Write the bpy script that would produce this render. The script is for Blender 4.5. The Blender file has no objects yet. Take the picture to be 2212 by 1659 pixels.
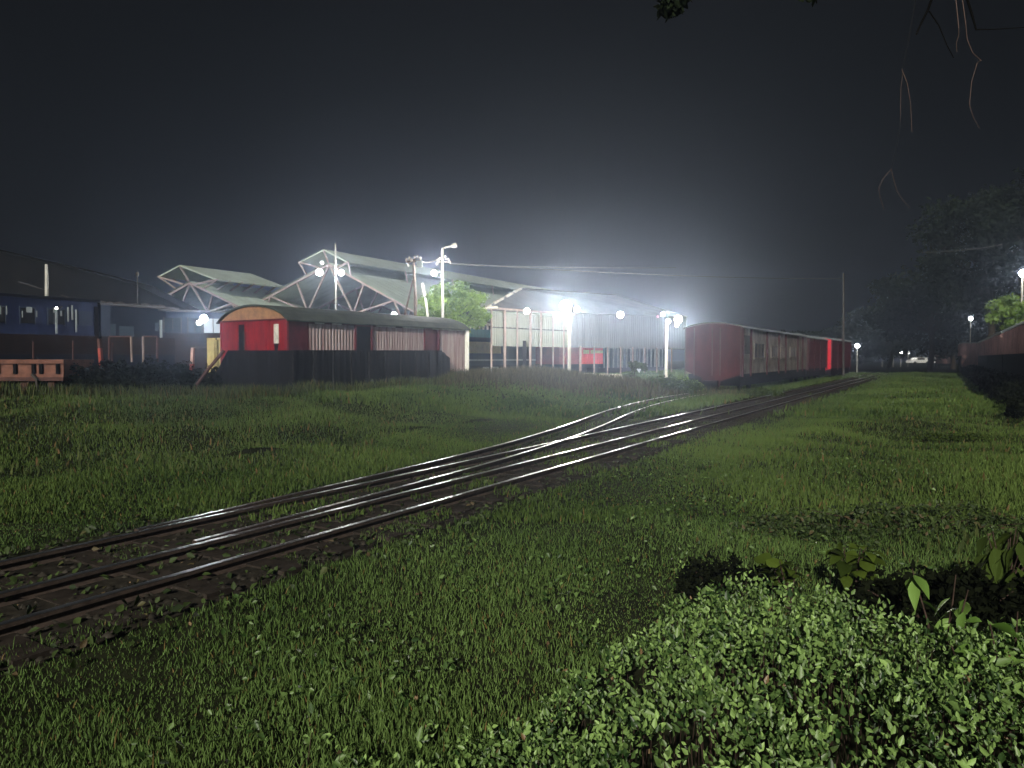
import bpy, bmesh, math, random
import numpy as np
from mathutils import Vector, Matrix
S = bpy.context.scene
COL = S.collection
rng = np.random.default_rng(7)
random.seed(7)
R = math.radians

# ------------------------------------------------------------------ camera
CAMZ, F, PITCH = 1.95, 1579.0, math.atan(57 / 1579.0)
cam = bpy.data.cameras.new("camera")
cam.sensor_width = 36.0
cam.lens = F / 2212.0 * 36.0
cam.clip_end = 2000
cam.clip_start = 0.05
co = bpy.data.objects.new("camera", cam)
COL.objects.link(co)
co.location = (0, 0, CAMZ)
co.rotation_euler = (math.pi / 2 - PITCH, 0, 0)
S.camera = co

# ------------------------------------------------------------------ night sky
SUN_EL, SUN_DIR = R(24), Vector((0.27, 0.96, 0))      # a faint lamp-like key from behind the camera
w = bpy.data.worlds.new("World")
S.world = w
w.use_nodes = True
nt = w.node_tree
bg = nt.nodes["Background"]
sky = nt.nodes.new("ShaderNodeTexSky")
sky.sky_type = 'NISHITA'
sky.sun_disc = False
sky.sun_elevation = SUN_EL
sky.sun_rotation = math.atan2(-SUN_DIR.x, -SUN_DIR.y)
hsv = nt.nodes.new("ShaderNodeHueSaturation")
hsv.inputs["Saturation"].default_value = 0.35
nt.links.new(sky.outputs[0], hsv.inputs["Color"])
mixn = nt.nodes.new("ShaderNodeMixRGB")
mixn.inputs[0].default_value = 0.8
mixn.inputs[2].default_value = (0.95, 0.97, 1.3, 1)
nt.links.new(hsv.outputs[0], mixn.inputs[1])
nt.links.new(mixn.outputs[0], bg.inputs["Color"])
bg.inputs["Strength"].default_value = 0.0008

sl = bpy.data.lights.new("sun", 'SUN')
sl.energy = 3.9
sl.angle = R(0.8)
sl.color = (1.0, 0.95, 0.80)
so = bpy.data.objects.new("sun", sl)
COL.objects.link(so)
ld = SUN_DIR.normalized() * math.cos(SUN_EL) + Vector((0, 0, -math.sin(SUN_EL)))
so.rotation_euler = ld.to_track_quat('-Z', 'Y').to_euler()

S.view_settings.view_transform = 'Standard'
S.view_settings.look = 'None'
S.view_settings.exposure = 0.45
S.view_settings.gamma = 1.0
S.cycles.use_denoising = True
S.cycles.max_bounces = 4
S.cycles.diffuse_bounces = 2
S.cycles.glossy_bounces = 2
S.cycles.transmission_bounces = 2
S.cycles.volume_bounces = 0
S.cycles.transparent_max_bounces = 4
S.cycles.sample_clamp_indirect = 3.0

# ------------------------------------------------------------------ helpers
def P(x, y, Y):
    """world point at depth Y seen at photo pixel (2212 wide)."""
    c, s = math.cos(PITCH), math.sin(PITCH)
    dx, dy = (x - 1106) / F, -(y - 829.5) / F
    d = Vector((dx, c + dy * s, -s + dy * c))
    return Vector((0, 0, CAMZ)) + d * (Y / d.y)

def G(x, y, z=0.0):
    c, s = math.cos(PITCH), math.sin(PITCH)
    dx, dy = (x - 1106) / F, -(y - 829.5) / F
    d = Vector((dx, c + dy * s, -s + dy * c))
    return Vector((0, 0, CAMZ)) + d * ((z - CAMZ) / d.z)

U = np.array([0.508, 0.861]); NL = np.array([-0.861, 0.508])   # along / left of the tracks
def TL(t, l, z=0.0):
    q = U * t + NL * l
    return Vector((q[0], q[1], z))

def sst(a, b, x):
    x = np.clip((x - a) / (b - a), 0, 1)
    return x * x * (3 - 2 * x)

DT = np.array([4, 8, 12, 15.6, 18.2, 23, 28, 33, 45, 70]); DD = np.array([0.0, 0.22, 0.52, 1.05, 1.55, 2.62, 3.45, 3.85, 3.9, 3.9])
def delta(t):
    return float(np.mean([np.interp(t + o, DT, DD) for o in (-1.6, -0.8, 0, 0.8, 1.6)]))
_TS = np.linspace(-5, 60, 131); _DS = np.array([delta(v) for v in _TS])
def hgt(x, y):
    x = np.asarray(x, float); y = np.asarray(y, float)
    t = x * U[0] + y * U[1]; l = x * NL[0] + y * NL[1]
    yard = 0.48 * sst(13, 18.5, l) * sst(0, 12, t)
    hump = 0.55 * np.exp(-((x - 0.6) / 5.5) ** 2 - ((y - 37) / 4.2) ** 2) + 0.3 * np.exp(-((x - 6.5) / 2.6) ** 2 - ((y - 36.5) / 2.2) ** 2)
    side = 0.12 * sst(1.5, 4.5, l) * 0
    bum = 0.05 * np.sin(x * 0.9 + 1.3 * np.sin(y * 0.31)) * np.sin(y * 0.7 + 0.8 * np.sin(x * 0.43)) + 0.03 * np.sin(x * 2.1 + y * 1.3)
    bum = bum + (0.11 * np.sin(x * 0.62 + 1.9 * np.sin(y * 0.21)) * np.sin(y * 0.83 + 1.2 * np.sin(x * 0.29)) + 0.05 * np.sin(x * 1.3 + 2) * np.sin(y * 1.9 + x * 0.3)) * sst(6, 12, y)
    off = sst(0.9, 2.0, np.maximum(4.7 - l, l - 8.3)) * (1 - 0.9 * ((l > 8.3) & (l < 12) & (t > 8)))
    cor = np.where((t > 3) & (t < 39), sst(1.0, 1.9, np.abs(l - 6.75 - np.interp(t, _TS, _DS))), 1.0)
    return yard + (hump + bum * off + 0.05 * off) * cor

def obj(name, verts, faces, mat, parent=None, mats=None, fmat=None, smooth=False):
    me = bpy.data.meshes.new(name)
    me.from_pydata([tuple(v) for v in verts], [], [tuple(f) for f in faces])
    for m in (mats or [mat]):
        me.materials.append(m)
    if fmat is not None:
        me.polygons.foreach_set("material_index", np.array(fmat, dtype=np.int32))
    if smooth:
        me.polygons.foreach_set("use_smooth", np.ones(len(me.polygons), dtype=bool))
    me.update()
    o = bpy.data.objects.new(name, me)
    COL.objects.link(o)
    if parent:
        o.parent = parent
    return o

def tag(o, label=None, cat=None, group=None, kind=None):
    if label: o["label"] = label
    if cat: o["category"] = cat
    if group: o["group"] = group
    if kind: o["kind"] = kind
    return o

def thing(name, label, cat, loc=(0, 0, 0), rotz=0.0, group=None):
    o = bpy.data.objects.new(name, None)
    COL.objects.link(o)
    o.empty_display_size = 0.2
    o.location = loc
    o.rotation_euler = (0, 0, rotz)
    return tag(o, label, cat, group)

def copy_tree(o, parent=None):
    c = o.copy()
    COL.objects.link(c)
    c.parent = parent
    for ch in list(o.children):
        copy_tree(ch, c)
    return c

class MB:
    """collects shapes for ONE mesh object."""
    def __init__(s): s.v, s.f, s.m = [], [], []
    def add(s, vs, fs, mi=0):
        b = len(s.v)
        s.v += [Vector(v) for v in vs]
        s.f += [tuple(b + i for i in f) for f in fs]
        s.m += [mi] * len(fs)
        return s
    def hexa(s, c, mi=0):   # 8 corners: bottom 4 ccw, top 4
        return s.add(c, [(3, 2, 1, 0), (4, 5, 6, 7), (0, 1, 5, 4), (1, 2, 6, 5), (2, 3, 7, 6), (3, 0, 4, 7)], mi)
    def box(s, x0, x1, y0, y1, z0, z1, mi=0):
        return s.hexa([(x0, y0, z0), (x1, y0, z0), (x1, y1, z0), (x0, y1, z0), (x0, y0, z1), (x1, y0, z1), (x1, y1, z1), (x0, y1, z1)], mi)
    def bar(s, a, b, wd, hd=None, mi=0, up=(0, 0, 1)):
        a, b = Vector(a), Vector(b); hd = hd or wd
        d = (b - a).normalized(); u = Vector(up)
        if abs(d.dot(u)) > 0.95: u = Vector((1, 0, 0))
        r = d.cross(u).normalized() * wd / 2; q = r.cross(d).normalized() * hd / 2
        return s.hexa([a - r - q, a + r - q, b + r - q, b - r - q, a - r + q, a + r + q, b + r + q, b - r + q], mi)
    def tube(s, pts, rad, n=6, mi=0, cap=True):
        pts = [Vector(p) for p in pts]
        if not hasattr(rad, '__len__'): rad = [rad] * len(pts)
        b = len(s.v); ref = None
        for i, p in enumerate(pts):
            d = (pts[min(i + 1, len(pts) - 1)] - pts[max(i - 1, 0)]).normalized()
            if ref is None:
                ref = Vector((1, 0, 0)) if abs(d.z) > 0.7 else Vector((0, 0, 1))
            r = (ref - d * ref.dot(d)).normalized(); q = d.cross(r); ref = r
            for k in range(n):
                a = 2 * math.pi * k / n
                s.v.append(p + (r * math.cos(a) + q * math.sin(a)) * rad[i])
        for i in range(len(pts) - 1):
            for k in range(n):
                k2 = (k + 1) % n
                s.f.append((b + i * n + k, b + i * n + k2, b + (i + 1) * n + k2, b + (i + 1) * n + k)); s.m.append(mi)
        if cap:
            s.f.append(tuple(b + k for k in reversed(range(n)))); s.m.append(mi)
            e = b + (len(pts) - 1) * n
            s.f.append(tuple(e + k for k in range(n))); s.m.append(mi)
        return s
    def ball(s, c, r, mi=0, seg=12, rings=8, sx=1, sy=1, sz=1):
        c = Vector(c); b = len(s.v)
        for i in range(rings + 1):
            th = math.pi * i / rings
            for k in range(seg):
                a = 2 * math.pi * k / seg
                s.v.append(c + Vector((r * sx * math.sin(th) * math.cos(a), r * sy * math.sin(th) * math.sin(a), r * sz * math.cos(th))))
        for i in range(rings):
            for k in range(seg):
                k2 = (k + 1) % seg
                s.f.append((b + i * seg + k, b + (i + 1) * seg + k, b + (i + 1) * seg + k2, b + i * seg + k2)); s.m.append(mi)
        return s
    def corr(s, a, b, z0, z1, pitch=0.2, depth=0.05, mi=0, za=None, zb=None):
        """corrugated sheet on the line a->b; z1 may slope from za to zb at the top."""
        a, b = Vector((a[0], a[1], 0)), Vector((b[0], b[1], 0))
        L = (b - a).length; d = (b - a) / L; nr = Vector((d.y, -d.x, 0))
        n = max(2, int(L / pitch)); b0 = len(s.v)
        pr = []
        for i in range(n):
            for fr, o in ((0, 0), (0.35, 0), (0.5, 1), (0.85, 1)):
                pr.append(((i + fr) * L / n, o * depth))
        pr.append((L, 0))
        for t, o in pr:
            p = a + d * t + nr * o
            top = z1 if za is None else za + (zb - za) * t / L
            s.v += [p + Vector((0, 0, z0)), p + Vector((0, 0, top))]
        for i in range(len(pr) - 1):
            q = b0 + 2 * i
            s.f.append((q, q + 2, q + 3, q + 1)); s.m.append(mi)
        return s
    def build(s, name, mat, parent=None, mats=None, smooth=False):
        return obj(name, s.v, s.f, mat, parent, mats, s.m if mats else None, smooth)

def mat(name, col, rough=0.8, metal=0.0, var=0.3, scale=3.0, col2=None, stretch=None, bump=0.0, spec=0.3, detail=6.0, lo=0.35, hi=0.65, trans=0.0):
    m = bpy.data.materials.new(name)
    m.use_nodes = True
    n, l = m.node_tree.nodes, m.node_tree.links
    b = n["Principled BSDF"]
    tc = n.new("ShaderNodeTexCoord"); mp = n.new("ShaderNodeMapping")
    if stretch: mp.inputs["Scale"].default_value = stretch
    l.new(tc.outputs["Object"], mp.inputs["Vector"])
    nz = n.new("ShaderNodeTexNoise")
    nz.inputs["Scale"].default_value = scale; nz.inputs["Detail"].default_value = detail; nz.inputs["Roughness"].default_value = 0.65
    l.new(mp.outputs[0], nz.inputs["Vector"])
    cr = n.new("ShaderNodeValToRGB")
    cr.color_ramp.elements[0].position = lo; cr.color_ramp.elements[1].position = hi
    c2 = col2 or tuple(min(1, c * (1 + var)) for c in col)
    c1 = col if col2 else tuple(c * (1 - var) for c in col)
    cr.color_ramp.elements[0].color = (*c1, 1); cr.color_ramp.elements[1].color = (*c2, 1)
    l.new(nz.outputs["Fac"], cr.inputs["Fac"])
    l.new(cr.outputs["Color"], b.inputs["Base Color"])
    b.inputs["Roughness"].default_value = rough
    b.inputs["Metallic"].default_value = metal
    b.inputs["Specular IOR Level"].default_value = spec
    if bump:
        bp = n.new("ShaderNodeBump"); bp.inputs["Strength"].default_value = bump
        l.new(nz.outputs["Fac"], bp.inputs["Height"]); l.new(bp.outputs[0], b.inputs["Normal"])
    return m

def emat(name, col, strength):
    m = bpy.data.materials.new(name)
    m.use_nodes = True
    n, l = m.node_tree.nodes, m.node_tree.links
    n.remove(n["Principled BSDF"])
    e = n.new("ShaderNodeEmission")
    e.inputs[0].default_value = (*col, 1); e.inputs[1].default_value = strength
    l.new(e.outputs[0], n["Material Output"].inputs[0])
    try: m.cycles.emission_sampling = 'NONE'
    except Exception: pass
    return m

def leafmat(name, c1, c2, c3=None, rough=0.5, spec=0.4, trans=0.25):
    """leaves coloured by a per-leaf random tint attribute."""
    m = bpy.data.materials.new(name)
    m.use_nodes = True
    n, l = m.node_tree.nodes, m.node_tree.links
    b = n["Principled BSDF"]
    at = n.new("ShaderNodeAttribute"); at.attribute_name = "tint"
    cr = n.new("ShaderNodeValToRGB")
    cr.color_ramp.elements[0].color = (*c1, 1); cr.color_ramp.elements[1].color = (*c2, 1)
    cr.color_ramp.elements[1].position = 0.9 if c3 else 1.0
    if c3:
        e = cr.color_ramp.elements.new(0.97); e.color = (*c3, 1)
    l.new(at.outputs["Fac"], cr.inputs["Fac"])
    l.new(cr.outputs[0], b.inputs["Base Color"])
    b.inputs["Roughness"].default_value = rough
    b.inputs["Specular IOR Level"].default_value = spec
    if trans:
        tr = n.new("ShaderNodeBsdfTranslucent"); l.new(cr.outputs[0], tr.inputs[0])
        mx = n.new("ShaderNodeMixShader"); mx.inputs[0].default_value = trans
        l.new(b.outputs[0], mx.inputs[1]); l.new(tr.outputs[0], mx.inputs[2])
        l.new(mx.outputs[0], n["Material Output"].inputs[0])
    return m

def fastmesh(name, V, Fq, mat, tint=None, parent=None):
    """V (n,3); Fq (m,k) all faces the same size; tint per face -> corner attribute."""
    me = bpy.data.meshes.new(name)
    k = Fq.shape[1]
    me.vertices.add(len(V)); me.vertices.foreach_set("co", V.astype(np.float32).ravel())
    me.loops.add(Fq.size); me.loops.foreach_set("vertex_index", Fq.astype(np.int32).ravel())
    me.polygons.add(len(Fq))
    me.polygons.foreach_set("loop_start", np.arange(0, Fq.size, k, dtype=np.int32))
    try: me.polygons.foreach_set("loop_total", np.full(len(Fq), k, dtype=np.int32))
    except Exception: pass
    me.update(calc_edges=True)
    if tint is not None:
        a = me.attributes.new("tint", 'FLOAT', 'FACE')
        a.data.foreach_set("value", tint.astype(np.float32))
    me.materials.append(mat)
    o = bpy.data.objects.new(name, me)
    COL.objects.link(o)
    if parent: o.parent = parent
    return o

def leaf_arrays(C, size, nrm_bias=(0, -0.3, 0.6), spread=1.0, aspect=0.62, droop=0.0, r=rng, tips=None):
    """pointed, slightly folded leaves: two quads each. C (n,3), size (n,)."""
    n = len(C)
    N = r.normal(size=(n, 3)) * spread + np.array(nrm_bias)
    N /= np.linalg.norm(N, axis=1)[:, None] + 1e-9
    D = r.normal(size=(n, 3)) if tips is None else tips + 0.35 * r.normal(size=(n, 3))
    D[:, 2] -= droop
    D -= N * np.sum(D * N, axis=1)[:, None]
    D /= np.linalg.norm(D, axis=1)[:, None] + 1e-9
    W = np.cross(N, D)
    s = size[:, None]
    base = C - D * s * 0.5
    tip = C + D * s * 0.55 - N * s * 0.1
    m1 = C - D * s * 0.14
    l1 = m1 + W * s * aspect * 0.5 + N * s * 0.10
    r1 = m1 - W * s * aspect * 0.5 + N * s * 0.10
    l2 = C + D * s * 0.22 + W * s * aspect * 0.34 + N * s * 0.05
    r2 = C + D * s * 0.22 - W * s * aspect * 0.34 + N * s * 0.05
    V = np.stack([base, l1, l2, tip, r2, r1], axis=1).reshape(-1, 3)
    i = np.arange(n)[:, None] * 6
    Fq = np.concatenate([i + np.array([[0, 3, 2, 1]]), i + np.array([[0, 5, 4, 3]])], axis=1).reshape(-1, 4)
    return V, Fq

def big_leaf_arrays(C, T, size, aspect, r):
    """curved broad leaves: 6 cross sections, folded along the midrib, tip drooping."""
    n = len(C); D = T / np.linalg.norm(T, axis=1)[:, None]
    Z = np.array([0, 0, 1.0]); W = np.cross(D, Z + 0.35 * r.normal(size=(n, 3))); W /= np.linalg.norm(W, axis=1)[:, None]
    N = np.cross(W, D); ss = size[:, None]
    prof = [0.04, 0.62, 1.0, 0.9, 0.5, 0.03]; V = []
    for i, wv in enumerate(prof):
        f = i / 5.0
        mid = C + D * ss * (f - 0.5) - Z * ss * (0.45 * f * f)
        V += [mid + W * ss * aspect * 0.5 * wv + N * ss * 0.07 * wv, mid, mid - W * ss * aspect * 0.5 * wv + N * ss * 0.07 * wv]
    V = np.stack(V, 1).reshape(-1, 3); k = np.arange(n)[:, None] * 18
    Fs = []
    for i in range(5):
        b = 3 * i
        Fs += [k + np.array([[b, b + 3, b + 4, b + 1]]), k + np.array([[b + 1, b + 4, b + 5, b + 2]])]
    return V, np.concatenate(Fs, 1).reshape(-1, 4)

def leaves(name, C, size, m, parent=None, tint=None, **kw):
    V, Fq = leaf_arrays(np.asarray(C, float), np.asarray(size, float), **kw)
    t = rng.random(len(C)) if tint is None else tint
    return fastmesh(name, V, Fq, m, np.repeat(t, 2), parent)

# ------------------------------------------------------------------ materials
M = {}
M['soil'] = mat('soil', (0.016, 0.018, 0.009), 0.95, var=0.5, scale=1.4, bump=0.4, spec=0.04)
M['bed'] = mat('track_soil', (0.024, 0.021, 0.017), 0.95, var=0.5, scale=9.0, bump=0.7, spec=0.04)
M['rust'] = mat('rail_rust', (0.055, 0.040, 0.034), 0.7, 0.2, 0.35, 14.0)
M['steel'] = mat('rail_steel', (0.50, 0.51, 0.53), 0.30, 1.0, 0.25, 6.0, stretch=(1, 1, 1))
M['sleeper'] = mat('sleeper_wood', (0.026, 0.021, 0.018), 0.9, var=0.4, scale=5.0, bump=0.5, spec=0.04)
M['black'] = mat('soot_and_shade_black', (0.0045, 0.0045, 0.006), 0.85, var=0.4, scale=2.0, spec=0.04)
M['fence'] = mat('shade_sheet', (0.006, 0.006, 0.007), 0.7, 0.0, 0.6, 1.3, stretch=(3, 3, 0.4), spec=0.04)  # near-black that carries the shade cast on the red coach
M['shaderib'] = mat('shade_rib', (0.012, 0.0115, 0.011), 0.9, var=0.7, scale=1.5, spec=0.04)
M['red'] = mat('red_paint', (0.085, 0.010, 0.013), 0.6, scale=1.6, col2=(0.21, 0.011, 0.017), stretch=(2.2, 2.2, 0.6), lo=0.25, hi=0.6, bump=0.05, spec=0.04)
M['darkred'] = mat('oxide_paint', (0.075, 0.012, 0.018), 0.6, var=0.3, scale=2.0, spec=0.04)
M['tan'] = mat('tan_paint', (0.24, 0.125, 0.06), 0.7, var=0.25, scale=3.0)
M['streak'] = mat('streaked_sheet', (0.23, 0.14, 0.145), 0.8, 0.0, scale=1.0, col2=(0.46, 0.40, 0.41), stretch=(7, 7, 0.5), detail=8.0, lo=0.36, hi=0.68, spec=0.1)
M['roofdark'] = mat('coach_roof', (0.045, 0.052, 0.042), 0.75, var=0.35, scale=1.5, spec=0.04)
M['white'] = mat('white_paint', (0.75, 0.75, 0.72), 0.6, var=0.08, scale=4.0)
M['dirtygapwhite'] = mat('dirty_and_gap_light_white', (0.42, 0.40, 0.36), 0.75, var=0.3, scale=4.0)
M['pinksteel'] = mat('primer_steel', (0.25, 0.20, 0.185), 0.7, var=0.2, scale=3.0)
M['roofpale'] = mat('pale_roofing', (0.34, 0.40, 0.34), 0.6, 0.0, 0.15, 0.7, stretch=(1, 1, 1))
M['roofgrey'] = mat('grey_roofing', (0.10, 0.105, 0.11), 0.75, var=0.3, scale=0.6, spec=0.04)
M['roofblack'] = mat('dark_roofing', (0.007, 0.0068, 0.0066), 0.8, var=0.4, scale=0.7, spec=0.04)
M['panel'] = mat('pale_sheeting', (0.18, 0.20, 0.175), 0.6, var=0.12, scale=1.2, stretch=(3, 3, 0.5))
M['greywall'] = mat('grey_sheeting', (0.085, 0.093, 0.10), 0.7, var=0.2, scale=0.8, stretch=(3, 3, 0.5), spec=0.04)
M['post'] = mat('post_paint', (0.22, 0.17, 0.155), 0.7, var=0.25, scale=3.0)
M['pole'] = mat('galvanised_pole', (0.40, 0.39, 0.36), 0.55, 0.2, 0.2, 2.0)
M['woodpole'] = mat('timber_pole', (0.11, 0.08, 0.06), 0.85, var=0.3, scale=4.0)
M['blue'] = mat('blue_coach_paint', (0.013, 0.019, 0.055), 0.45, var=0.35, scale=1.5, stretch=(2, 2, 0.6), spec=0.04)
M['blue2'] = mat('slate_blue_paint', (0.020, 0.027, 0.045), 0.5, var=0.15, scale=1.2, spec=0.04)
M['brownlow'] = mat('brown_side_paint', (0.013, 0.0075, 0.0045), 0.8, var=0.45, scale=1.8, spec=0.04)
M['navy'] = mat('navy_and_shade_paint', (0.005, 0.0065, 0.012), 0.7, var=0.4, scale=1.5, spec=0.04)
M['orange'] = mat('rusty_orange', (0.125, 0.052, 0.036), 0.8, var=0.35, scale=3.5, bump=0.1)
M['orangedark'] = mat('rusty_brown', (0.055, 0.022, 0.018), 0.8, var=0.35, scale=3.5)
M['teal'] = mat('teal_paint', (0.03, 0.13, 0.12), 0.5, var=0.2, scale=1.5, stretch=(6, 6, 0.5))
M['cream'] = mat('cream_paint', (0.40, 0.33, 0.14), 0.6, var=0.2, scale=2.5)
M['navyloco'] = mat('loco_dark_paint', (0.022, 0.035, 0.045), 0.55, var=0.35, scale=1.2, spec=0.04)
M['palegrey'] = mat('pale_grey_paint', (0.20, 0.23, 0.24), 0.6, var=0.2, scale=2.0)
M['contred'] = mat('container_red', (0.55, 0.045, 0.05), 0.55, var=0.2, scale=1.5)
M['contdark'] = mat('container_maroon', (0.16, 0.03, 0.035), 0.6, var=0.25, scale=1.5)
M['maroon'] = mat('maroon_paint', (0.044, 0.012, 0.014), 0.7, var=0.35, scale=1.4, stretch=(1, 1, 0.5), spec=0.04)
M['sidegrey'] = mat('weathered_side', (0.06, 0.048, 0.043), 0.75, scale=1.3, col2=(0.20, 0.18, 0.155), stretch=(1, 1, 0.7), lo=0.3, hi=0.62, spec=0.04)
M['glassdark'] = mat('dark_window_glass', (0.010, 0.010, 0.012), 0.15, var=0.2, spec=0.6)
M['plate'] = mat('dull_steel_plate', (0.05, 0.045, 0.042), 0.7, var=0.3, spec=0.04)
M['scarlet'] = mat('scarlet_paint', (0.60, 0.012, 0.03), 0.5, var=0.12, scale=2)
M['wagonpink'] = mat('lit_oxide', (0.25, 0.15, 0.145), 0.8, var=0.3, scale=1.5, stretch=(2, 2, 0.5))
M['bark'] = mat('bark', (0.03, 0.024, 0.018), 0.9, var=0.4, scale=6, spec=0.04)
M['twigfaint'] = mat('unlit_twig_bark', (0.022, 0.018, 0.017), 0.9, var=0.3, scale=20, spec=0.04)  # stem colour darkened toward the night sky, as unlit bark
M['twigpale'] = mat('pale_twig_bark', (0.085, 0.058, 0.052), 0.9, var=0.3, scale=20)
M['twig'] = mat('twig_bark', (0.045, 0.030, 0.025), 0.9, var=0.3, scale=20, spec=0.04)
M['twigdark'] = mat('dead_twig', (0.004, 0.004, 0.004), 0.95, var=0.3, scale=20, spec=0.04)
M['concrete'] = mat('concrete', (0.34, 0.33, 0.26), 0.9, var=0.2, scale=5, bump=0.2)
M['tyre'] = mat('tyre_rubber', (0.012, 0.012, 0.012), 0.8)
M['carwhite'] = mat('car_paint', (0.7, 0.7, 0.7), 0.3, var=0.03)
M['wire'] = mat('cable', (0.16, 0.16, 0.16), 0.7)
M['insul'] = mat('insulator', (0.45, 0.42, 0.42), 0.3)
E_WHITE = emat('lamp_glow', (1.0, 0.98, 0.93), 25.0)
E_WARM = emat('warm_lamp_glow', (1.0, 0.80, 0.50), 18.0)
E_PINK = emat('pink_signal_glow', (0.9, 0.28, 0.45), 0.9)
E_DIM = emat('lit_opening_glow', (0.85, 0.95, 1.0), 0.5)
E_CABIN = emat('lit_cabin_glow', (0.50, 0.68, 0.85), 0.05)

G1 = leafmat('grass_blades', (0.017, 0.038, 0.007), (0.100, 0.150, 0.036), (0.13, 0.09, 0.035), 0.7, 0.10, 0.3)
G0 = leafmat('lawn_blades', (0.022, 0.052, 0.009), (0.120, 0.190, 0.052), (0.16, 0.11, 0.04), 0.6, 0.15, 0.3)
G2 = leafmat('tall_grass_blades', (0.018, 0.030, 0.008), (0.076, 0.094, 0.032), (0.12, 0.075, 0.035), 0.8, 0.08, 0.25)
G3 = leafmat('dry_grass_blades', (0.030, 0.030, 0.012), (0.095, 0.085, 0.045), None, 0.9, 0.06, 0.25)
LSHRUB = leafmat('shrub_leaves', (0.014, 0.038, 0.008), (0.235, 0.365, 0.105), (0.16, 0.10, 0.05), 0.45, 0.4, 0.2)
LBROAD = leafmat('broad_leaves', (0.055, 0.115, 0.018), (0.16, 0.27, 0.06), None, 0.4, 0.45, 0.2)
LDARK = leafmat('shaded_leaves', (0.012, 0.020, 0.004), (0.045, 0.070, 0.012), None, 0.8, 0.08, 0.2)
LDIM = leafmat('olive_leaves', (0.018, 0.030, 0.004), (0.070, 0.105, 0.014), None, 0.8, 0.08, 0.2)
LWEED = leafmat('weed_leaves', (0.012, 0.022, 0.006), (0.045, 0.070, 0.018), (0.07, 0.05, 0.025), 0.6, 0.25, 0.2)
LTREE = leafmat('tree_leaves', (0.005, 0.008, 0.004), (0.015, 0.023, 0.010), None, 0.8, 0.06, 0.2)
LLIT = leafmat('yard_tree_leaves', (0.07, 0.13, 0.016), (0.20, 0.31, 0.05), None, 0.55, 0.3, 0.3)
LBLACK = leafmat('shade_leaves', (0.0025, 0.003, 0.002), (0.008, 0.010, 0.005), None, 0.9, 0.0, 0.0)  # near-black leaves, shade put into their colour

# ------------------------------------------------------------------ ground, track bed
ys = np.concatenate([np.linspace(-22, 2, 14), np.linspace(2.2, 20, 130), np.geomspace(20.2, 60, 90), np.geomspace(63, 390, 30)])
xo = np.geomspace(0.2, 248, 60)
xs = np.concatenate([-9 - xo[::-1], np.linspace(-9, 12, 150), 12 + xo])
XX, YY = np.meshgrid(xs, ys)
ZZ = hgt(XX, YY)
V = np.stack([XX, YY, ZZ], -1).reshape(-1, 3)
nx, ny = len(xs), len(ys)
ii = (np.arange(ny - 1)[:, None] * nx + np.arange(nx - 1)[None, :]).ravel()
Fq = np.stack([ii, ii + 1, ii + 1 + nx, ii + nx], 1)
g = fastmesh("ground", V, Fq, M['soil'])
tag(g, "dark soil ground under the grass", "ground", kind="structure")

mb = MB()
tt = np.linspace(-4, 120, 120)
rows = []
for t in tt:
    e0 = 0.07 * math.sin(t * 1.7) + 0.05 * math.sin(t * 4.1)
    rows.append([TL(t, 4.95 + e0, 0.0), TL(t, 5.2, 0.03), TL(t, 7.5 + 0.0, 0.03), TL(t, 7.75 + e0, 0.0)])
vs = [p + Vector((0, 0, 0.004)) for r_ in rows for p in r_]
fs = [(4 * i + k, 4 * i + 4 + k, 4 * i + 5 + k, 4 * i + 1 + k) for i in range(len(tt) - 1) for k in range(3)]
mb.add(vs, fs)
tag(mb.build("track_bed", M['bed']), "dark ballast bed under the three rails", "track bed", kind="structure")

# ------------------------------------------------------------------ rails
def rail(t0, t1, lfun, label, top=0.115, step=0.5, taper=False):
    prof = [(-0.065, 0.0), (-0.012, 0.035), (-0.012, top - 0.04), (-0.036, top - 0.034), (-0.034, top - 0.004), (-0.026, top), (0.026, top), (0.034, top - 0.004), (0.036, top - 0.034), (0.012, top - 0.04), (0.012, 0.035), (0.065, 0.0)]
    m = MB(); n = len(prof)
    ts = np.arange(t0, t1 + 0.01, step)
    for t in ts:
        l = lfun(t)
        for (o, z) in prof:
            m.v.append(TL(t, l + o, 0.02 + z))
    for i in range(len(ts) - 1):
        for k in range(n - 1):
            m.f.append((i * n + k + 1, i * n + k, (i + 1) * n + k, (i + 1) * n + k + 1))
            m.m.append(1 if 4 <= k <= 6 else 0)
    for e in (0, len(ts) - 1):
        m.f.append(tuple(e * n + k for k in range(n))); m.m.append(0)
    o = m.build("rail", None, mats=[M['rust'], M['steel']])
    return tag(o, label, "rail", "rails of the dual gauge siding")
rail(-3, 95, lambda t: 5.52, "polished straight rail nearest the foreground grass")
rail(-3, 95, lambda t: 6.25, "straight middle rail between the two outer rails")
rail(-3, 95, lambda t: 7.22, "straight far rail of the siding, crossed by the curving rail")
rail(4.6, 37, lambda t: 7.22 + 0.075 + max(0, delta(t)), "outermost curving turnout rail along the left grass")
rail(4.6, 37, lambda t: 6.25 + 0.08 + max(0, delta(t)), "inner curving turnout rail that crosses the far rail")

# sleepers, half buried
mb = MB()
mb.box(-1.3, 1.3, -0.12, 0.12, -0.08, 0.03)
s0 = mb.build("sleeper", M['sleeper'])
ang = math.atan2(NL[1], NL[0])
k = 0
for t in np.arange(1.0, 38, 0.72):
    o = s0 if k == 0 else s0.copy()
    if k: COL.objects.link(o)
    o.location = TL(t, 6.35 + random.uniform(-0.08, 0.08), 0.02 + random.uniform(-0.008, 0.008))
    o.rotation_euler = (0, 0, ang + random.uniform(-0.02, 0.02))
    tag(o, "dark timber sleeper half buried under the rails", "sleeper", "half buried sleepers under the rails")
    k += 1

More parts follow.
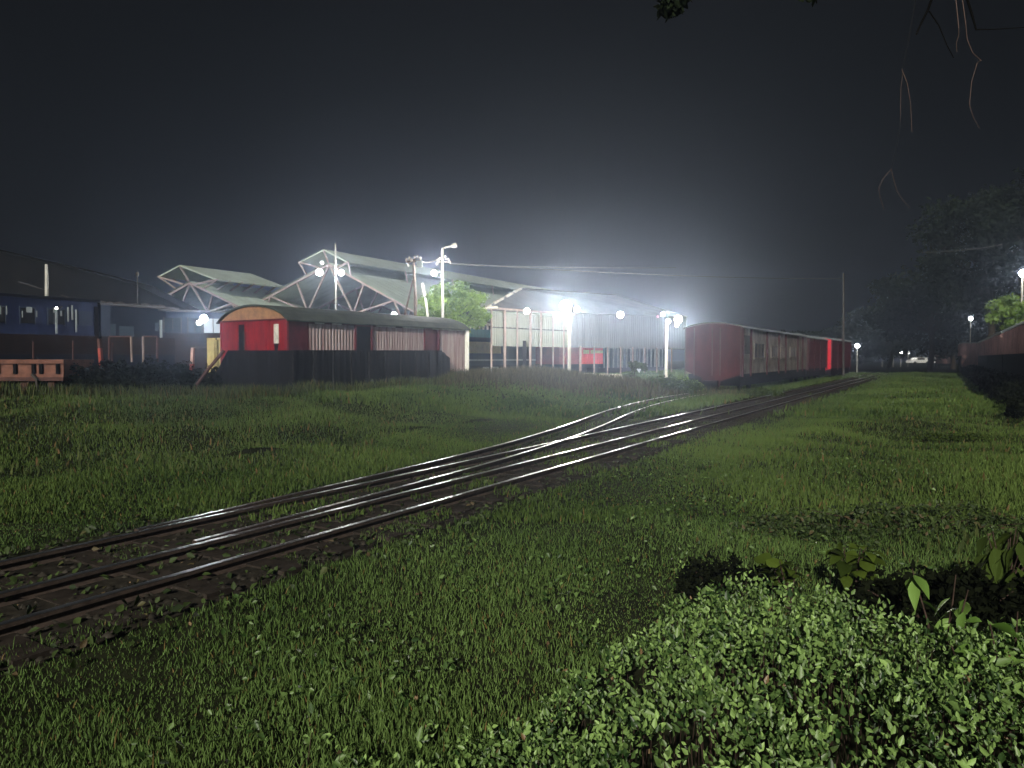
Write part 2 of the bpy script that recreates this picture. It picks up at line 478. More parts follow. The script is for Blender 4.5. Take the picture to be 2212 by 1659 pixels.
# ------------------------------------------------------------------ grass
def patch(x, y):
    return (np.sin(x * 0.55 + 1.7 * np.sin(y * 0.23 + 0.4)) * np.sin(y * 0.41 + 1.1 * np.sin(x * 0.37)) + 0.6 * np.sin(x * 1.7 + y * 0.6 + 2 * np.sin(y * 0.8))) / 1.6

def blades(name, pts, hh, ww, m, label, tint=None, lean=0.55, cat="grass"):
    n = len(pts)
    z = hgt(pts[:, 0], pts[:, 1]) + 0.032 * ((lat(pts) > 5.0) & (lat(pts) < 7.7))
    B = np.column_stack([pts, z - 0.01])
    a = rng.uniform(0, 2 * np.pi, n)
    wd = np.column_stack([np.cos(a), np.sin(a), np.zeros(n)]) * ww[:, None] * 0.5
    la = rng.uniform(0, 2 * np.pi, n); lm = rng.uniform(0.15, 1.0, n) * lean
    ln = np.column_stack([np.cos(la), np.sin(la), np.zeros(n)]) * (lm * hh)[:, None]
    up = np.column_stack([np.zeros(n), np.zeros(n), hh])
    v0, v1 = B - wd, B + wd
    mid = B + up * 0.55 + ln * 0.4
    v2, v3 = mid + wd * 0.8, mid - wd * 0.8
    tp = B + up * (1 - 0.25 * lm[:, None]) + ln
    v4, v5 = tp + wd * 0.12, tp - wd * 0.12
    Vv = np.stack([v0, v1, v2, v3, v4, v5], 1).reshape(-1, 3)
    i = np.arange(n)[:, None] * 6
    Fv = np.concatenate([i + np.array([[0, 1, 2, 3]]), i + np.array([[3, 2, 4, 5]])], 1).reshape(-1, 4)
    if tint is None: tint = rng.random(n)
    o = fastmesh(name, Vv, Fv, m, np.repeat(np.clip(tint, 0, 1), 2))
    return tag(o, label, cat, kind="stuff")

def scatter(Y0, Y1, dens_fun, margin=1.06):
    """uniform-in-area points in the view wedge, thinned by dens_fun(Y)."""
    dmax = max(dens_fun(Y0), dens_fun(Y1))
    kx = 1106 / F * margin
    area = kx * (Y1 ** 2 - Y0 ** 2) + 1.0 * (Y1 - Y0)
    n = int(area * dmax)
    y = np.sqrt(rng.uniform(Y0 ** 2, Y1 ** 2, n))
    x = rng.uniform(-1, 1, n) * (y * kx + 0.5)
    keep = rng.random(n) < dens_fun(y) / dmax
    return np.column_stack([x, y])[keep]

def lat(p): return p @ NL
def alo(p): return p @ U

def in_poly(p, poly):
    x, y = p[:, 0], p[:, 1]; c = np.zeros(len(p), bool); j = len(poly) - 1
    for i in range(len(poly)):
        xi, yi = poly[i]; xj, yj = poly[j]
        c ^= ((yi > y) != (yj > y)) & (x < (xj - xi) * (y - yi) / (yj - yi + 1e-12) + xi)
        j = i
    return c
def edge_dist(p, poly):
    d = np.full(len(p), 1e9)
    for i in range(len(poly)):
        a = np.array(poly[i]); b = np.array(poly[(i + 1) % len(poly)]); ab = b - a
        t = np.clip(((p - a) @ ab) / (ab @ ab), 0, 1)
        d = np.minimum(d, np.linalg.norm(p - (a + t[:, None] * ab), axis=1))
    return d
POLY = [(-0.9, 1.0), (-0.42, 3.15), (0.05, 3.75), (0.42, 4.35), (0.78, 4.75), (1.25, 5.05), (1.85, 5.0), (2.45, 4.55), (3.1, 4.25), (5.2, 4.0), (5.2, 1.0)]
def ground_mask(p, r=rng):
    l, t = lat(p), alo(p)
    inbed = (l > 4.9) & (l < 7.9)
    n = patch(p[:, 0] * 2.3, p[:, 1] * 2.3)
    keep = ~inbed | ((n > 0.0) & (r.random(len(p)) < 0.38))
    edge = ((l > 4.2) & (l <= 4.9)) | ((l >= 7.9) & (l < 8.2))
    keep &= ~edge | (r.random(len(p)) < 0.62)
    near = (p[:, 1] < 6) & (p[:, 0] > -1)
    if near.any():
        sub = p[near]; ins = in_poly(sub, POLY) & (edge_dist(sub, POLY) > 0.12)
        keep[np.flatnonzero(near)[ins]] = False
    d = np.array([delta(v) for v in np.linspace(0, 60, 121)])
    dv = np.interp(t, np.linspace(0, 60, 121), d)
    intp = (t > 6) & (t < 37) & (l > 6.0 + dv) & (l < 7.5 + dv) & (dv > 0.3)
    far = (t > 17) & (t < 75) & (l > 5.0) & (l < 7.75)
    keep &= ~far | (r.random(len(p)) < 0.05)
    keep &= ~((t > 22) & (t < 70) & (l > 4.3) & (l < 8.2)) | (r.random(len(p)) < 0.3)
    keep &= ~intp | (r.random(len(p)) < 0.16)
    return keep

def tint_of(p, base=0.5, amp=0.28):
    n = patch(p[:, 0], p[:, 1])
    t = base + amp * n + 0.22 * patch(p[:, 0] * 0.37 + 3, p[:, 1] * 0.9) + rng.normal(0, 0.14, len(p))
    t = np.clip(t, 0, 0.89)
    dry = rng.random(len(p)) < 0.025
    t[dry] = 1.0
    return t

p = scatter(2.6, 8.5, lambda y: 5400 * (3.5 / np.maximum(y, 3.5)) ** 1.2); p = p[ground_mask(p)]
pn = patch(p[:, 0] * 1.9, p[:, 1] * 1.9)
hh = 0.044 * rng.uniform(0.35, 1.6, len(p)) * (1 + 0.55 * pn) * (1 + 0.9 * (rng.random(len(p)) < 0.04)); ww = rng.uniform(0.004, 0.0095, len(p))
blades("grass", p, hh, ww, G0, "short thick green lawn grass in the foreground", tint_of(p))
p = scatter(8.5, 24, lambda y: 1250 * (8.5 / y) ** 1.3); p = p[ground_mask(p)]
pn = patch(p[:, 0], p[:, 1])
hh = 0.075 * rng.uniform(0.5, 1.5, len(p)) * (1.1 + 0.7 * pn); ww = rng.uniform(0.010, 0.022, len(p))
blades("grass", p, hh, ww, G1, "rough green grass around the rails in the middle distance", tint_of(p))
p = scatter(24, 90, lambda y: 190 * (24 / y) ** 1.2); p = p[ground_mask(p) & (lat(p) < 25)]
pn = patch(p[:, 0] * 0.6, p[:, 1] * 0.6)
hh = 0.13 * rng.uniform(0.5, 1.6, len(p)) * (1.2 + 0.5 * pn); ww = rng.uniform(0.035, 0.075, len(p))
blades("grass", p, hh, ww, G1, "distant green grass between the wagon rows", tint_of(p))

# ------------------------------------------------------------------ foreground shrub, lower right
def shrub_h(p):
    d = edge_dist(p, POLY)
    return 0.07 + 0.36 * sst(0, 0.9, d) * sst(-0.5, 1.3, p[:, 0]) + 0.07 * np.sin(p[:, 0] * 5 + 2) * np.sin(p[:, 1] * 6) + 0.06 * patch(p[:, 0] * 6, p[:, 1] * 6) + 0.05 * sst(4.2, 4.9, p[:, 1]) + 0.10 * sst(0, 0.4, d)
th = thing("shrub", "dense low shrub of small pale pointed leaves filling the lower right corner", "shrub", (1.8, 3.6, 0))
q = np.column_stack([rng.uniform(-1.2, 3.9, 14000), rng.uniform(2.2, 5.6, 14000)])
ed = edge_dist(q, POLY); inn = in_poly(q, POLY); cl = patch(q[:, 0] * 4.5, q[:, 1] * 4.5)
q = q[(inn & ((cl > -0.12) | (rng.random(len(q)) < 0.38))) | (~inn & (rng.random(len(q)) < 0.45 * np.exp(-ed / 0.14)) & (cl > -0.1))][:4300]
k_ = 6; ns = len(q)
hs = shrub_h(q) * rng.uniform(0.72, 1.12, ns)
gz = hgt(q[:, 0], q[:, 1])
f_ = np.tile(np.arange(k_), ns); ph = np.repeat(rng.uniform(0, 6.28, ns), k_) + f_ * 2.4
dep = np.minimum(f_ * rng.uniform(0.012, 0.026, ns * k_), np.repeat(hs, k_) * 0.8)
rad = 0.010 + 0.0045 * f_ + rng.uniform(0, 0.008, ns * k_)
C = np.column_stack([np.repeat(q[:, 0] - 1.8, k_) + rad * np.cos(ph), np.repeat(q[:, 1] - 3.6, k_) + rad * np.sin(ph), np.repeat(gz + hs, k_) - dep])
sz = np.repeat(rng.uniform(0.8, 1.3, ns), k_) * rng.uniform(0.020, 0.036, ns * k_)
big = rng.random(ns * k_) < 0.05; sz[big] *= 1.6
tn = np.clip(np.repeat(rng.beta(1.3, 1.8, ns), k_) * (1 - 0.10 * f_) + rng.normal(0, 0.12, ns * k_), 0, 0.89); tn[rng.random(len(tn)) < 0.004] = 1
Td = np.column_stack([0.55 * np.cos(ph), 0.55 * np.sin(ph), np.full(len(ph), 0.85)])
leaves("foliage", C, sz, LSHRUB, th, tn, nrm_bias=(0.05, -0.85, 0.35), spread=0.8, aspect=0.56, tips=Td)
q = np.repeat(q, k_, 0)
mb = MB()
for k in range(700):
    i = random.randrange(len(q)); b = Vector(C[i]); g0 = Vector((b.x + random.uniform(-.06, .06), b.y + random.uniform(-.06, .06), 0))
    mb.tube([g0, (g0 + b) / 2 + Vector((random.uniform(-.02, .02), 0, 0.01)), b], [0.003, 0.0025, 0.0015], 3, cap=False)
mb.build("stems", M['twig'], th)

def broad_plant(loc, h, leaf, n, label, m, seed, group="broad leaved plants by the shrub", aspect=0.5, drop=0.6):
    r = np.random.default_rng(seed)
    z0 = float(hgt(loc[0], loc[1]))
    th = thing("broadleaf_plant", label, "plant", (loc[0], loc[1], z0), 0, group)
    mb = MB(); Cs, T = [], []
    nst = max(2, n // 5)
    for s_ in range(nst):
        a = r.uniform(0, 2 * math.pi); rr = r.uniform(0.05, 0.4) * h
        tip = Vector((math.cos(a) * rr, math.sin(a) * rr, h * r.uniform(0.75, 1.0)))
        mb.tube([Vector((0, 0, 0)), tip * 0.5 + Vector((0, 0, 0.1 * h)), tip], [0.008, 0.006, 0.003], 5)
        for j in range(n // nst):
            b = r.uniform(0, 2 * math.pi); f = r.uniform(0.6, 1.0)
            d = np.array([math.cos(b), math.sin(b), -drop + r.normal(0, 0.3)])
            d /= np.linalg.norm(d)
            c = np.array(tip) * f + d * leaf * 0.6
            Cs.append(c); T.append(d)
    mb.build("stem", M['twig'], th)
    Cs, T = np.array(Cs), np.array(T)
    V, Fq = big_leaf_arrays(Cs, T, r.uniform(0.6, 1.25, len(Cs)) * leaf, aspect * r.uniform(0.8, 1.1), r)
    lf = fastmesh("leaves", V, Fq, m, np.repeat(r.random(len(Cs)), 10), th)
    lf.data.polygons.foreach_set("use_smooth", np.ones(len(lf.data.polygons), dtype=bool))
    return th
broad_plant((2.40, 4.0), 0.74, 0.125, 20, "pale green plant with drooping long leaves standing out of the shrub top", LBROAD, 3)
broad_plant((2.10, 3.15), 0.68, 0.13, 12, "plant with a few large pale oval leaves by the right photo edge", LBROAD, 5, aspect=0.62, drop=-0.5)
broad_plant((2.36, 3.4), 0.78, 0.12, 12, "large leaved plant cut by the right edge beside the shrub", LBROAD, 6, aspect=0.6, drop=-0.2)
broad_plant((2.05, 5.35), 0.46, 0.15, 44, "dim plant with broad dull green leaves behind the middle of the shrub", LDIM, 8, aspect=0.6, drop=-0.6)
broad_plant((2.6, 5.5), 0.48, 0.16, 44, "dim broad leaved plant behind the shrub, beside the black gap", LDIM, 9, aspect=0.62, drop=-0.4)
broad_plant((3.55, 5.2), 0.60, 0.19, 52, "dark plant with hanging broad leaves over the black gap", LDARK, 10, aspect=0.55, drop=0.9)
broad_plant((4.0, 4.9), 0.60, 0.19, 48, "dark broad leaved plant at the right edge behind the shrub", LDARK, 11, aspect=0.55, drop=0.7)

# black gaps: low black scrub added for the shade behind the shrub
def scrub(c, rx, ry, h, n, leaf, m, label, name="bush", cat="bush", group=None, z0=None, kind=None, seed=None, fill=0.35):
    th = thing(name, label, cat, (c[0], c[1], float(hgt(c[0], c[1])) if z0 is None else z0), 0, group)
    a = rng.uniform(0, 2 * np.pi, n); rr = np.sqrt(rng.random(n))
    u = rng.random(n) ** fill
    lob = 1 + 0.22 * np.sin(a * 3 + c[0]) + 0.15 * np.sin(a * 7 + c[1])
    x = rx * rr * np.cos(a) * lob; y = ry * rr * np.sin(a) * lob
    z = h * u * np.sqrt(np.clip(1 - rr ** 2 * 0.9, 0.05, 1)) * (0.85 + 0.3 * np.sin(x * 9 / rx) * np.sin(y * 7 / ry + 1))
    C = np.column_stack([x, y, z])
    leaves("foliage", C, leaf * rng.uniform(0.6, 1.3, n), m, th, nrm_bias=(0, -0.5, 0.5), spread=0.8)
    mb = MB()
    for k in range(9):
        i = random.randrange(n); e = Vector(C[i]); b0 = Vector((e.x * 0.3, e.y * 0.3, -0.03))
        mb.tube([b0, (b0 + e) / 2 + Vector((0, 0, 0.1 * h)), e], [0.03 * h, 0.02 * h, 0.008 * h], 4)
    mb.build("stems", M['twig'], th)
    return th
scrub((1.72, 5.85), 0.42, 0.3, 0.33, 1500, 0.05, LBLACK, "small black leafy clump added for the shade at the upper left of the shrub")
scrub((3.0, 4.95), 0.9, 0.35, 0.42, 2600, 0.06, LBLACK, "black leafy clump added for the shade between the pale shrub and dim broad leaves")
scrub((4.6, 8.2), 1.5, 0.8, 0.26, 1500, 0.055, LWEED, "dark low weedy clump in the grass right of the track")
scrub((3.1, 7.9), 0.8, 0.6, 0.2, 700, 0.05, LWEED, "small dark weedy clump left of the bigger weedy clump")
scrub((10.6, 17.2), 1.3, 0.5, 0.2, 800, 0.07, LDARK, "flat black clump in the bright grass near the right shade strip")

def ground_leaves(name, pts, size, m, label, lift=0.03, bias=(0, -0.3, 0.9), kind="stuff", spread=0.6, tint=None):
    C = np.column_stack([pts, hgt(pts[:, 0], pts[:, 1]) + lift * rng.uniform(0.4, 1.6, len(pts))])
    return tag(leaves(name, C, size, m, None, tint, nrm_bias=bias, spread=spread), label, name.replace('_', ' '), kind=kind)
LDEAD = leafmat('dead_leaves', (0.07, 0.045, 0.025), (0.20, 0.14, 0.08), None, 0.8, 0.1, 0.1)
p = scatter(2.8, 12, lambda y: 3.0 + 0 * y); ground_leaves("fallen_leaves", p, rng.uniform(0.015, 0.04, len(p)), LDEAD, "scattered dry fallen leaves lying in the foreground grass", 0.035)
p = scatter(2.7, 15, lambda y: 90 * (4 / np.maximum(y, 4))); p = p[(patch(p[:, 0] * 1.1 + 5, p[:, 1] * 1.3) > 0.15) & (lat(p) < 4.9)]
ground_leaves("weeds", p, rng.uniform(0.025, 0.06, len(p)), LSHRUB, "small round leaved weeds mixed through the foreground lawn", 0.055, tint=rng.uniform(0, 0.4, len(p)))
p = scatter(4.2, 22, lambda y: 60 * (5 / np.maximum(y, 5))); p = p[(lat(p) > 4.6) & (lat(p) < 8.4)]
ground_leaves("weeds", p, rng.uniform(0.04, 0.10, len(p)), LWEED, "dark weeds sprouting between the rails and sleepers", 0.05)
# crushed stone on the bed
n = 5200
t_ = rng.uniform(1, 30, n) ** 1.0; l_ = rng.uniform(4.9, 7.9, n); pp = t_[:, None] * U + l_[:, None] * NL
s_ = rng.uniform(0.012, 0.04, n)
octa = np.array([[1, 0, 0], [0, 1, 0], [-1, 0, 0], [0, -1, 0], [0, 0, 0.8], [0, 0, -0.6]])
Vv = (np.column_stack([pp, np.full(n, 0.035)])[:, None, :] + octa[None] * s_[:, None, None] * rng.uniform(0.6, 1.4, (n, 6, 1))).reshape(-1, 3)
Fv = (np.arange(n)[:, None, None] * 6 + np.array([[0, 1, 4], [1, 2, 4], [2, 3, 4], [3, 0, 4]])[None]).reshape(-1, 3)
tag(fastmesh("gravel", Vv, Fv, mat('ballast_stone', (0.034, 0.030, 0.025), 0.9, var=0.6, scale=8.0, spec=0.05)), "dark crushed ballast stones scattered between the rails", "gravel", kind="stuff")

# ------------------------------------------------------------------ left red coach with the streaked side
def bogie_wheel(m, x, y, z, r, n=14, th=0.12):
    vs = []
    for k in range(n):
        a = 2 * math.pi * k / n
        vs += [(x + r * math.cos(a), y - th / 2, z + r * math.sin(a)), (x + r * math.cos(a), y + th / 2, z + r * math.sin(a))]
    fs = [(2 * k, 2 * ((k + 1) % n), 2 * ((k + 1) % n) + 1, 2 * k + 1) for k in range(n)]
    fs += [tuple(2 * k for k in reversed(range(n))), tuple(2 * k + 1 for k in range(n))]
    m.add(vs, fs)
def arch_roof(m, L, W, ze, rise, over=0.08, n=12, th=0.06):
    """arched roof from x=-over..L+over, y=0..W, as a closed shell."""
    pr = []
    for i in range(n + 1):
        f = i / n; y = -over + (W + 2 * over) * f
        pr.append((y, ze + rise * (1 - (2 * f - 1) ** 2) ** 0.75))
    b = len(m.v)
    for x in (-over, L + over):
        for (y, z) in pr: m.v.append(Vector((x, y, z)))
        for (y, z) in pr: m.v.append(Vector((x, y, z - th)))
    k = n + 1
    for i in range(n):
        m.f.append((b + i, b + 2 * k + i, b + 2 * k + i + 1, b + i + 1)); m.m.append(0)
        m.f.append((b + k + i + 1, b + 3 * k + i + 1, b + 3 * k + i, b + k + i)); m.m.append(0)
        m.f.append((b + i + 1, b + k + i + 1, b + k + i, b + i)); m.m.append(0)
        m.f.append((b + 2 * k + i, b + 3 * k + i, b + 3 * k + i + 1, b + 2 * k + i + 1)); m.m.append(0)
    for i in (0, n):
        m.f.append((b + i, b + k + i, b + 3 * k + i, b + 2 * k + i) if i == 0 else (b + 2 * k + i, b + 3 * k + i, b + k + i, b + i)); m.m.append(0)
def arch_end(m, x, W, ze, rise, n=12, th=0.05):
    pr = [(W * i / n, ze + rise * (1 - (2 * i / n - 1) ** 2) ** 0.75 - 0.07) for i in range(n + 1)]
    pr[0] = (0, ze); pr[-1] = (W, ze)
    b = len(m.v); k = n + 1
    for xx in (x, x + th):
        for (y, z) in pr: m.v.append(Vector((xx, y, max(z, ze))))
    m.f.append(tuple(b + i for i in range(k))); m.m.append(0)
    m.f.append(tuple(b + k + i for i in reversed(range(k)))); m.m.append(0)

LN = Vector((-8.58, 28.0, 0)); LDIR = math.atan2(0.835, 0.55)
LW, LL = 4.15, 11.4
coach = thing("railway_coach", "old red coach with streaked corrugated side and tan arched end", "railway coach", (LN.x, LN.y, 0.0), LDIR, "old coaches in the yard")
def ltx(px):
    k_ = (px - 1106) / F
    return (8.58 + 28 * k_) / (0.55 - 0.835 * k_)
ZB, ZE, RI = 1.22, 3.40, 0.66
mb = MB(); mb.box(0.06, LL - 0.06, 0.06, LW - 0.06, ZB, ZE - 0.02); mb.build("body", M['darkred'], coach)
mb = MB(); mb.box(-0.0, 0.058, 0.0, LW * 0.62, ZB, ZE - 0.003); mb.box(-0.0, 0.058, LW * 0.72, LW, ZB, ZE - 0.003)
mb.box(-0.0, 0.058, LW * 0.6205, LW * 0.7195, ZE - 0.12, ZE - 0.003); mb.build("end_panel", M['red'], coach)
mb = MB(); mb.box(0.02, 0.0585, LW * 0.6205, LW * 0.7195, ZB, ZE - 0.121); mb.build("doorway", M['black'], coach)
mb = MB(); arch_end(mb, -0.03, LW, ZE, RI); mb.build("gable_end", M['tan'], coach)
mb = MB(); mb.box(-0.02, -0.0015, LW * 0.12, LW * 0.19, 2.5, 3.25)
mb.build("notice_board", M['dirtygapwhite'], coach)
mb = MB(); mb.add([(-0.02, LW * 0.125, 2.497), (-0.02, LW * 0.185, 2.497), (-0.02, LW * 0.165, 1.75), (-0.004, LW * 0.125, 2.497), (-0.004, LW * 0.185, 2.497), (-0.004, LW * 0.165, 1.75)], [(0, 1, 2), (5, 4, 3), (0, 3, 4, 1), (1, 4, 5, 2), (2, 5, 3, 0)])
mb.build("torn_panel", M['black'], coach)
mb = MB(); arch_roof(mb, LL, LW, ZE, RI, 0.12); mb.build("roof", M['roofdark'], coach)
d1a, d1b, d2a, d2b = ltx(770), ltx(802), ltx(919), ltx(946)
xs0 = ltx(668)
mb = MB()
for (a, b) in ((xs0, d1a), (d1b, d2a), (d2b, LL - 0.14)):
    mb.corr((a, 0.052), (b, 0.052), ZB, ZE - 0.1, 0.17, 0.022)
mb.build("side_sheeting", M['streak'], coach)
mb = MB(); mb.box(0.0605, xs0 - 0.003, 0.02, 0.0575, ZB, ZE - 0.05); mb.build("side_panel", M['darkred'], coach)
for (a, b) in ((d1a, d1b), (d2a, d2b)):
    mb = MB(); mb.box(a + 0.01, b - 0.01, 0.03, 0.0575, ZB - 0.25, ZE - 0.12); dd = mb.build("door", M['black'] if a == d1a else M['darkred'], coach)
    mb = MB()
    mb.box(a - 0.09, a, -0.05, 0.029, ZB, ZE - 0.06); mb.box(b, b + 0.09, -0.05, 0.029, ZB, ZE - 0.06); mb.build("frame", M['darkred'], dd)
mb = MB(); mb.box(LL - 0.13, LL + 0.06, -0.09, 0.05, ZB - 0.06, ZE - 0.02); mb.build("corner_post", M['white'], coach)
for a, b in ((xs0 + 0.3, xs0 + 0.75), (xs0 + 1.2, xs0 + 1.7), (d1b + .3, d1b + 1.5), (d2a - 1.6, d2a - .2), (d2b - 0.4, LL - 0.3)):
    mb = MB(); mb.box(a, b, -0.06, -0.002, ZE - 0.1, ZE - 0.03)
    mb.build("pale_eave_strip", M['dirtygapwhite'], coach)  # white strips painted for light showing through gaps under the eave
mb = MB(); mb.box(0.1, LL - 0.1, 0.3, LW - 0.3, ZB - 0.3, ZB - 0.003); mb.build("underframe", M['black'], coach)
for bx in (1.6, LL - 1.3):
    for yy in (0.75, LW - 0.75):
        mb = MB(); bogie_wheel(mb, bx - 0.7, yy, 0.88, 0.42); mb.build("wheel", M['plate'], coach)
        mb = MB(); bogie_wheel(mb, bx + 0.7, yy, 0.88, 0.42); mb.build("wheel", M['plate'], coach)

for y in (0.0, LW * 0.30, LW * 0.60, LW * 0.725, LW - 0.07):
    mb = MB(); mb.box(-0.035, -0.0015, y, y + 0.07, ZB, ZE - 0.004); mb.build("end_post", M['red'], coach)
mb = MB(); mb.box(-0.05, -0.002, -0.03, LW + 0.03, ZE - 0.002, ZE + 0.055); mb.build("cornice", M['darkred'], coach)
mb = MB(); mb.tube([(-0.1, LW * 0.60, 2.0), (-0.1, LW * 0.60, 3.0)], 0.02, 5); mb.build("handrail", M['plate'], coach)

# black sheet added for the cast shade on that coach's lower half
fc = thing("coach_shade", "tall black corrugated sheet added for the shade on the red coach", "fence", (-8.3, 27.4, 0), 0, "dark yard fences")
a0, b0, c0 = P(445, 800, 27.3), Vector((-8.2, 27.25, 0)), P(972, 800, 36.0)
def seg_sheet(parent, a, b, z0, z1, za=None, zb=None, name="shade_panel"):
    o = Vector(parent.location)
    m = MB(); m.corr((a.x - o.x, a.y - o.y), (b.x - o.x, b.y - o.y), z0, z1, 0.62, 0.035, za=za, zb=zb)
    return m.build(name, M['fence'], parent)  # near-black sheet added for the cast shade on the red coach
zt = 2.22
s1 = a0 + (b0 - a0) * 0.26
seg_sheet(fc, a0, s1, -0.1, 0, 0.75, zt)
seg_sheet(fc, s1, b0, -0.1, zt)
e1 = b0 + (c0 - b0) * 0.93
seg_sheet(fc, b0, e1, -0.1, 2.24, 2.23, 2.30)
seg_sheet(fc, e1, c0, -0.1, 2.0, 2.30, 1.9)
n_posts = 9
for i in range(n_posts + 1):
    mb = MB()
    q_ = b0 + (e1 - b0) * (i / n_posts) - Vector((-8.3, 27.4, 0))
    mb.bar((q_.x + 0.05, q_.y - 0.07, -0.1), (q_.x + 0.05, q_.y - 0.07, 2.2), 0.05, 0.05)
    mb.build("upright", M['shaderib'], fc)
mb = MB(); mb.tube([P(484, 757, 26.9), P(448, 800, 26.7), P(412, 848, 26.4)], [0.07, 0.065, 0.06], 6)
tag(mb.build("leaning_beam", M['orangedark']), "rust red beam leaning diagonally on the left end of the black shade sheet", "beam")

# ------------------------------------------------------------------ orange open wagon, far left
ow = thing("open_wagon", "rust orange low sided open wagon cut by the left edge", "railway wagon", (P(137, 800, 25.5).x, 25.5, 0.22), R(8), "goods wagons")
mb = MB()
mb.box(-6, 0, 0, 2.4, 1.05, 1.16); mb.box(-6, -0.004, 0.03, 0.09, 1.162, 1.52); mb.box(-6, -0.004, 2.31, 2.37, 1.162, 1.52); mb.box(-0.07, 0, 0.092, 2.308, 1.162, 1.52)
mb.build("body", M['orange'], ow)
mb = MB(); mb.box(-6, 0.03, -0.05, 0.12, 1.524, 1.66); mb.box(-6, 0.03, 2.3, 2.45, 1.524, 1.66); mb.box(-0.1, 0.03, 0.122, 2.298, 1.524, 1.66)
mb.build("top_rail", M['orange'], ow)
for x in (-0.18, -0.72, -0.96, -1.55, -2.1, -2.7, -3.3, -4.0):
    mb = MB(); mb.box(x - 0.05, x + 0.05, -0.045, 0.028, 1.165, 1.52); mb.build("stanchion", M['black'], ow)
mb = MB(); mb.box(-6, 0, -0.03, 2.43, 0.92, 1.047); mb.build("solebar", M['orangedark'], ow)
mb = MB(); mb.box(-1.5, -0.25, 0.2, 2.2, 0.28, 0.58); mb.build("bogie_frame", M['orange'], ow)
mb = MB(); mb.box(-0.55, -0.35, 0.1, 0.19, 0.6, 0.9); mb.box(-1.45, -1.2, 0.1, 0.19, 0.58, 0.9); mb.build("bracket", M['orangedark'], ow)
for x in (-0.5, -1.35, -3.4, -4.2):
    mb = MB(); bogie_wheel(mb, x, 0.45, 0.36, 0.36); mb.build("wheel", M['black'], ow)
mb = MB(); mb.tube([(-0.98, -0.1, 1.15), (-0.82, -0.12, 0.98), (-0.8, -0.1, 0.6)], 0.05, 6); mb.build("brake_lever", M['plate'], ow)
# white plates painted for the bright gaps low between the wheels
for nm, px, lab in (("bright_gap", 36, "pair of white plates painted as bright gaps low under the orange wagon"), ("bright_gap", 58, "small white plate painted as a bright gap beside the pair under the orange wagon")):
    c = P(px, 861 if px == 36 else 859, 25.3)
    mb = MB()
    if px == 36:
        for dx, s_ in ((-0.17, 1), (0.12, 1)):
            mb.add([c + Vector((dx - 0.1, 0, 0.17)), c + Vector((dx + 0.06, 0, 0.19)), c + Vector((dx + 0.11, 0, -0.02)), c + Vector((dx, 0, -0.24)), c + Vector((dx - 0.1, 0, -0.06)),
                    c + Vector((dx - 0.1, 0.02, 0.17)), c + Vector((dx + 0.06, 0.02, 0.19)), c + Vector((dx + 0.11, 0.02, -0.02)), c + Vector((dx, 0.02, -0.24)), c + Vector((dx - 0.1, 0.02, -0.06))],
                   [(0, 4, 3, 2, 1), (5, 6, 7, 8, 9), (0, 1, 6, 5), (1, 2, 7, 6), (2, 3, 8, 7), (3, 4, 9, 8), (4, 0, 5, 9)])
    else:
        mb.add([c + Vector((-0.1, 0, 0.14)), c + Vector((0.16, 0, 0.08)), c + Vector((-0.04, 0, -0.14)), c + Vector((-0.1, 0.02, 0.14)), c + Vector((0.16, 0.02, 0.08)), c + Vector((-0.04, 0.02, -0.14))],
               [(0, 2, 1), (3, 4, 5), (0, 1, 4, 3), (1, 2, 5, 4), (2, 0, 3, 5)])
    tag(mb.build(nm, M['white']), lab, "bright_gap", "white bright gaps under the orange wagon")

# ------------------------------------------------------------------ blue coaches, far left
BP = Vector((-23.1, 33.0, 0)); BD = Vector((0.5, 0.866, 0)); BA = math.atan2(0.866, 0.5)
def btx(px):
    k_ = (px - 1106) / F
    return (23.1 + 33 * k_) / (0.5 - 0.866 * k_)
b_roof = 4.72
x1, x2 = btx(215), btx(385)
bc = thing("passenger_coach", "dark blue passenger coach with a row of windows, left of the yard", "railway coach", BP, BA, "old coaches in the yard")
mb = MB(); mb.box(-9, x1, 0.05, 3, 3.04, b_roof); mb.build("body", M['blue'], bc)
mb = MB(); mb.box(-9, x1, 0.02, 3.03, 2.12, 3.037); mb.build("lower_side", M['brownlow'], bc)
mb = MB(); mb.box(-9, x1, 0.03, 3.0, 0.9, 2.117); mb.build("shaded_skirt", M['navy'], bc)  # navy box with the shade below the brown side put into its colour
mb = MB(); mb.box(-9.1, x1 + 0.05, -0.12, 3.1, b_roof + 0.003, b_roof + 0.14); mb.build("roof", M['black'], bc)
px = -300
wins = [(-20, 22), (42, 74), (92, 132), (138, 150)]
for (wa, wb) in [(-120, -80), (-70, -30), (2, 18), (50, 78), (110, 128), (142, 146), (167, 203)]:
    pass
for (wa, wb) in [(-110, -70), (-55, -30), (0, 14), (48, 78), (108, 142), (172, 202)]:
    a, b = btx(wa), btx(wb)
    mb = MB(); mb.box(a, b, 0.012, 0.048, 3.55, 4.25); o = mb.build("window", M['glassdark'] if wa != 172 else M['blue2'], bc)
    if wa != 172:
        mb = MB()
        mb.box(a - 0.05, b + 0.05, -0.012, 0.047, 4.252, 4.33); mb.box(a - 0.05, a - 0.003, -0.012, 0.047, 3.5, 4.25); mb.box(b + 0.003, b + 0.05, -0.012, 0.047, 3.5, 4.25)
        mb.build("frame", M['blue2'], o)
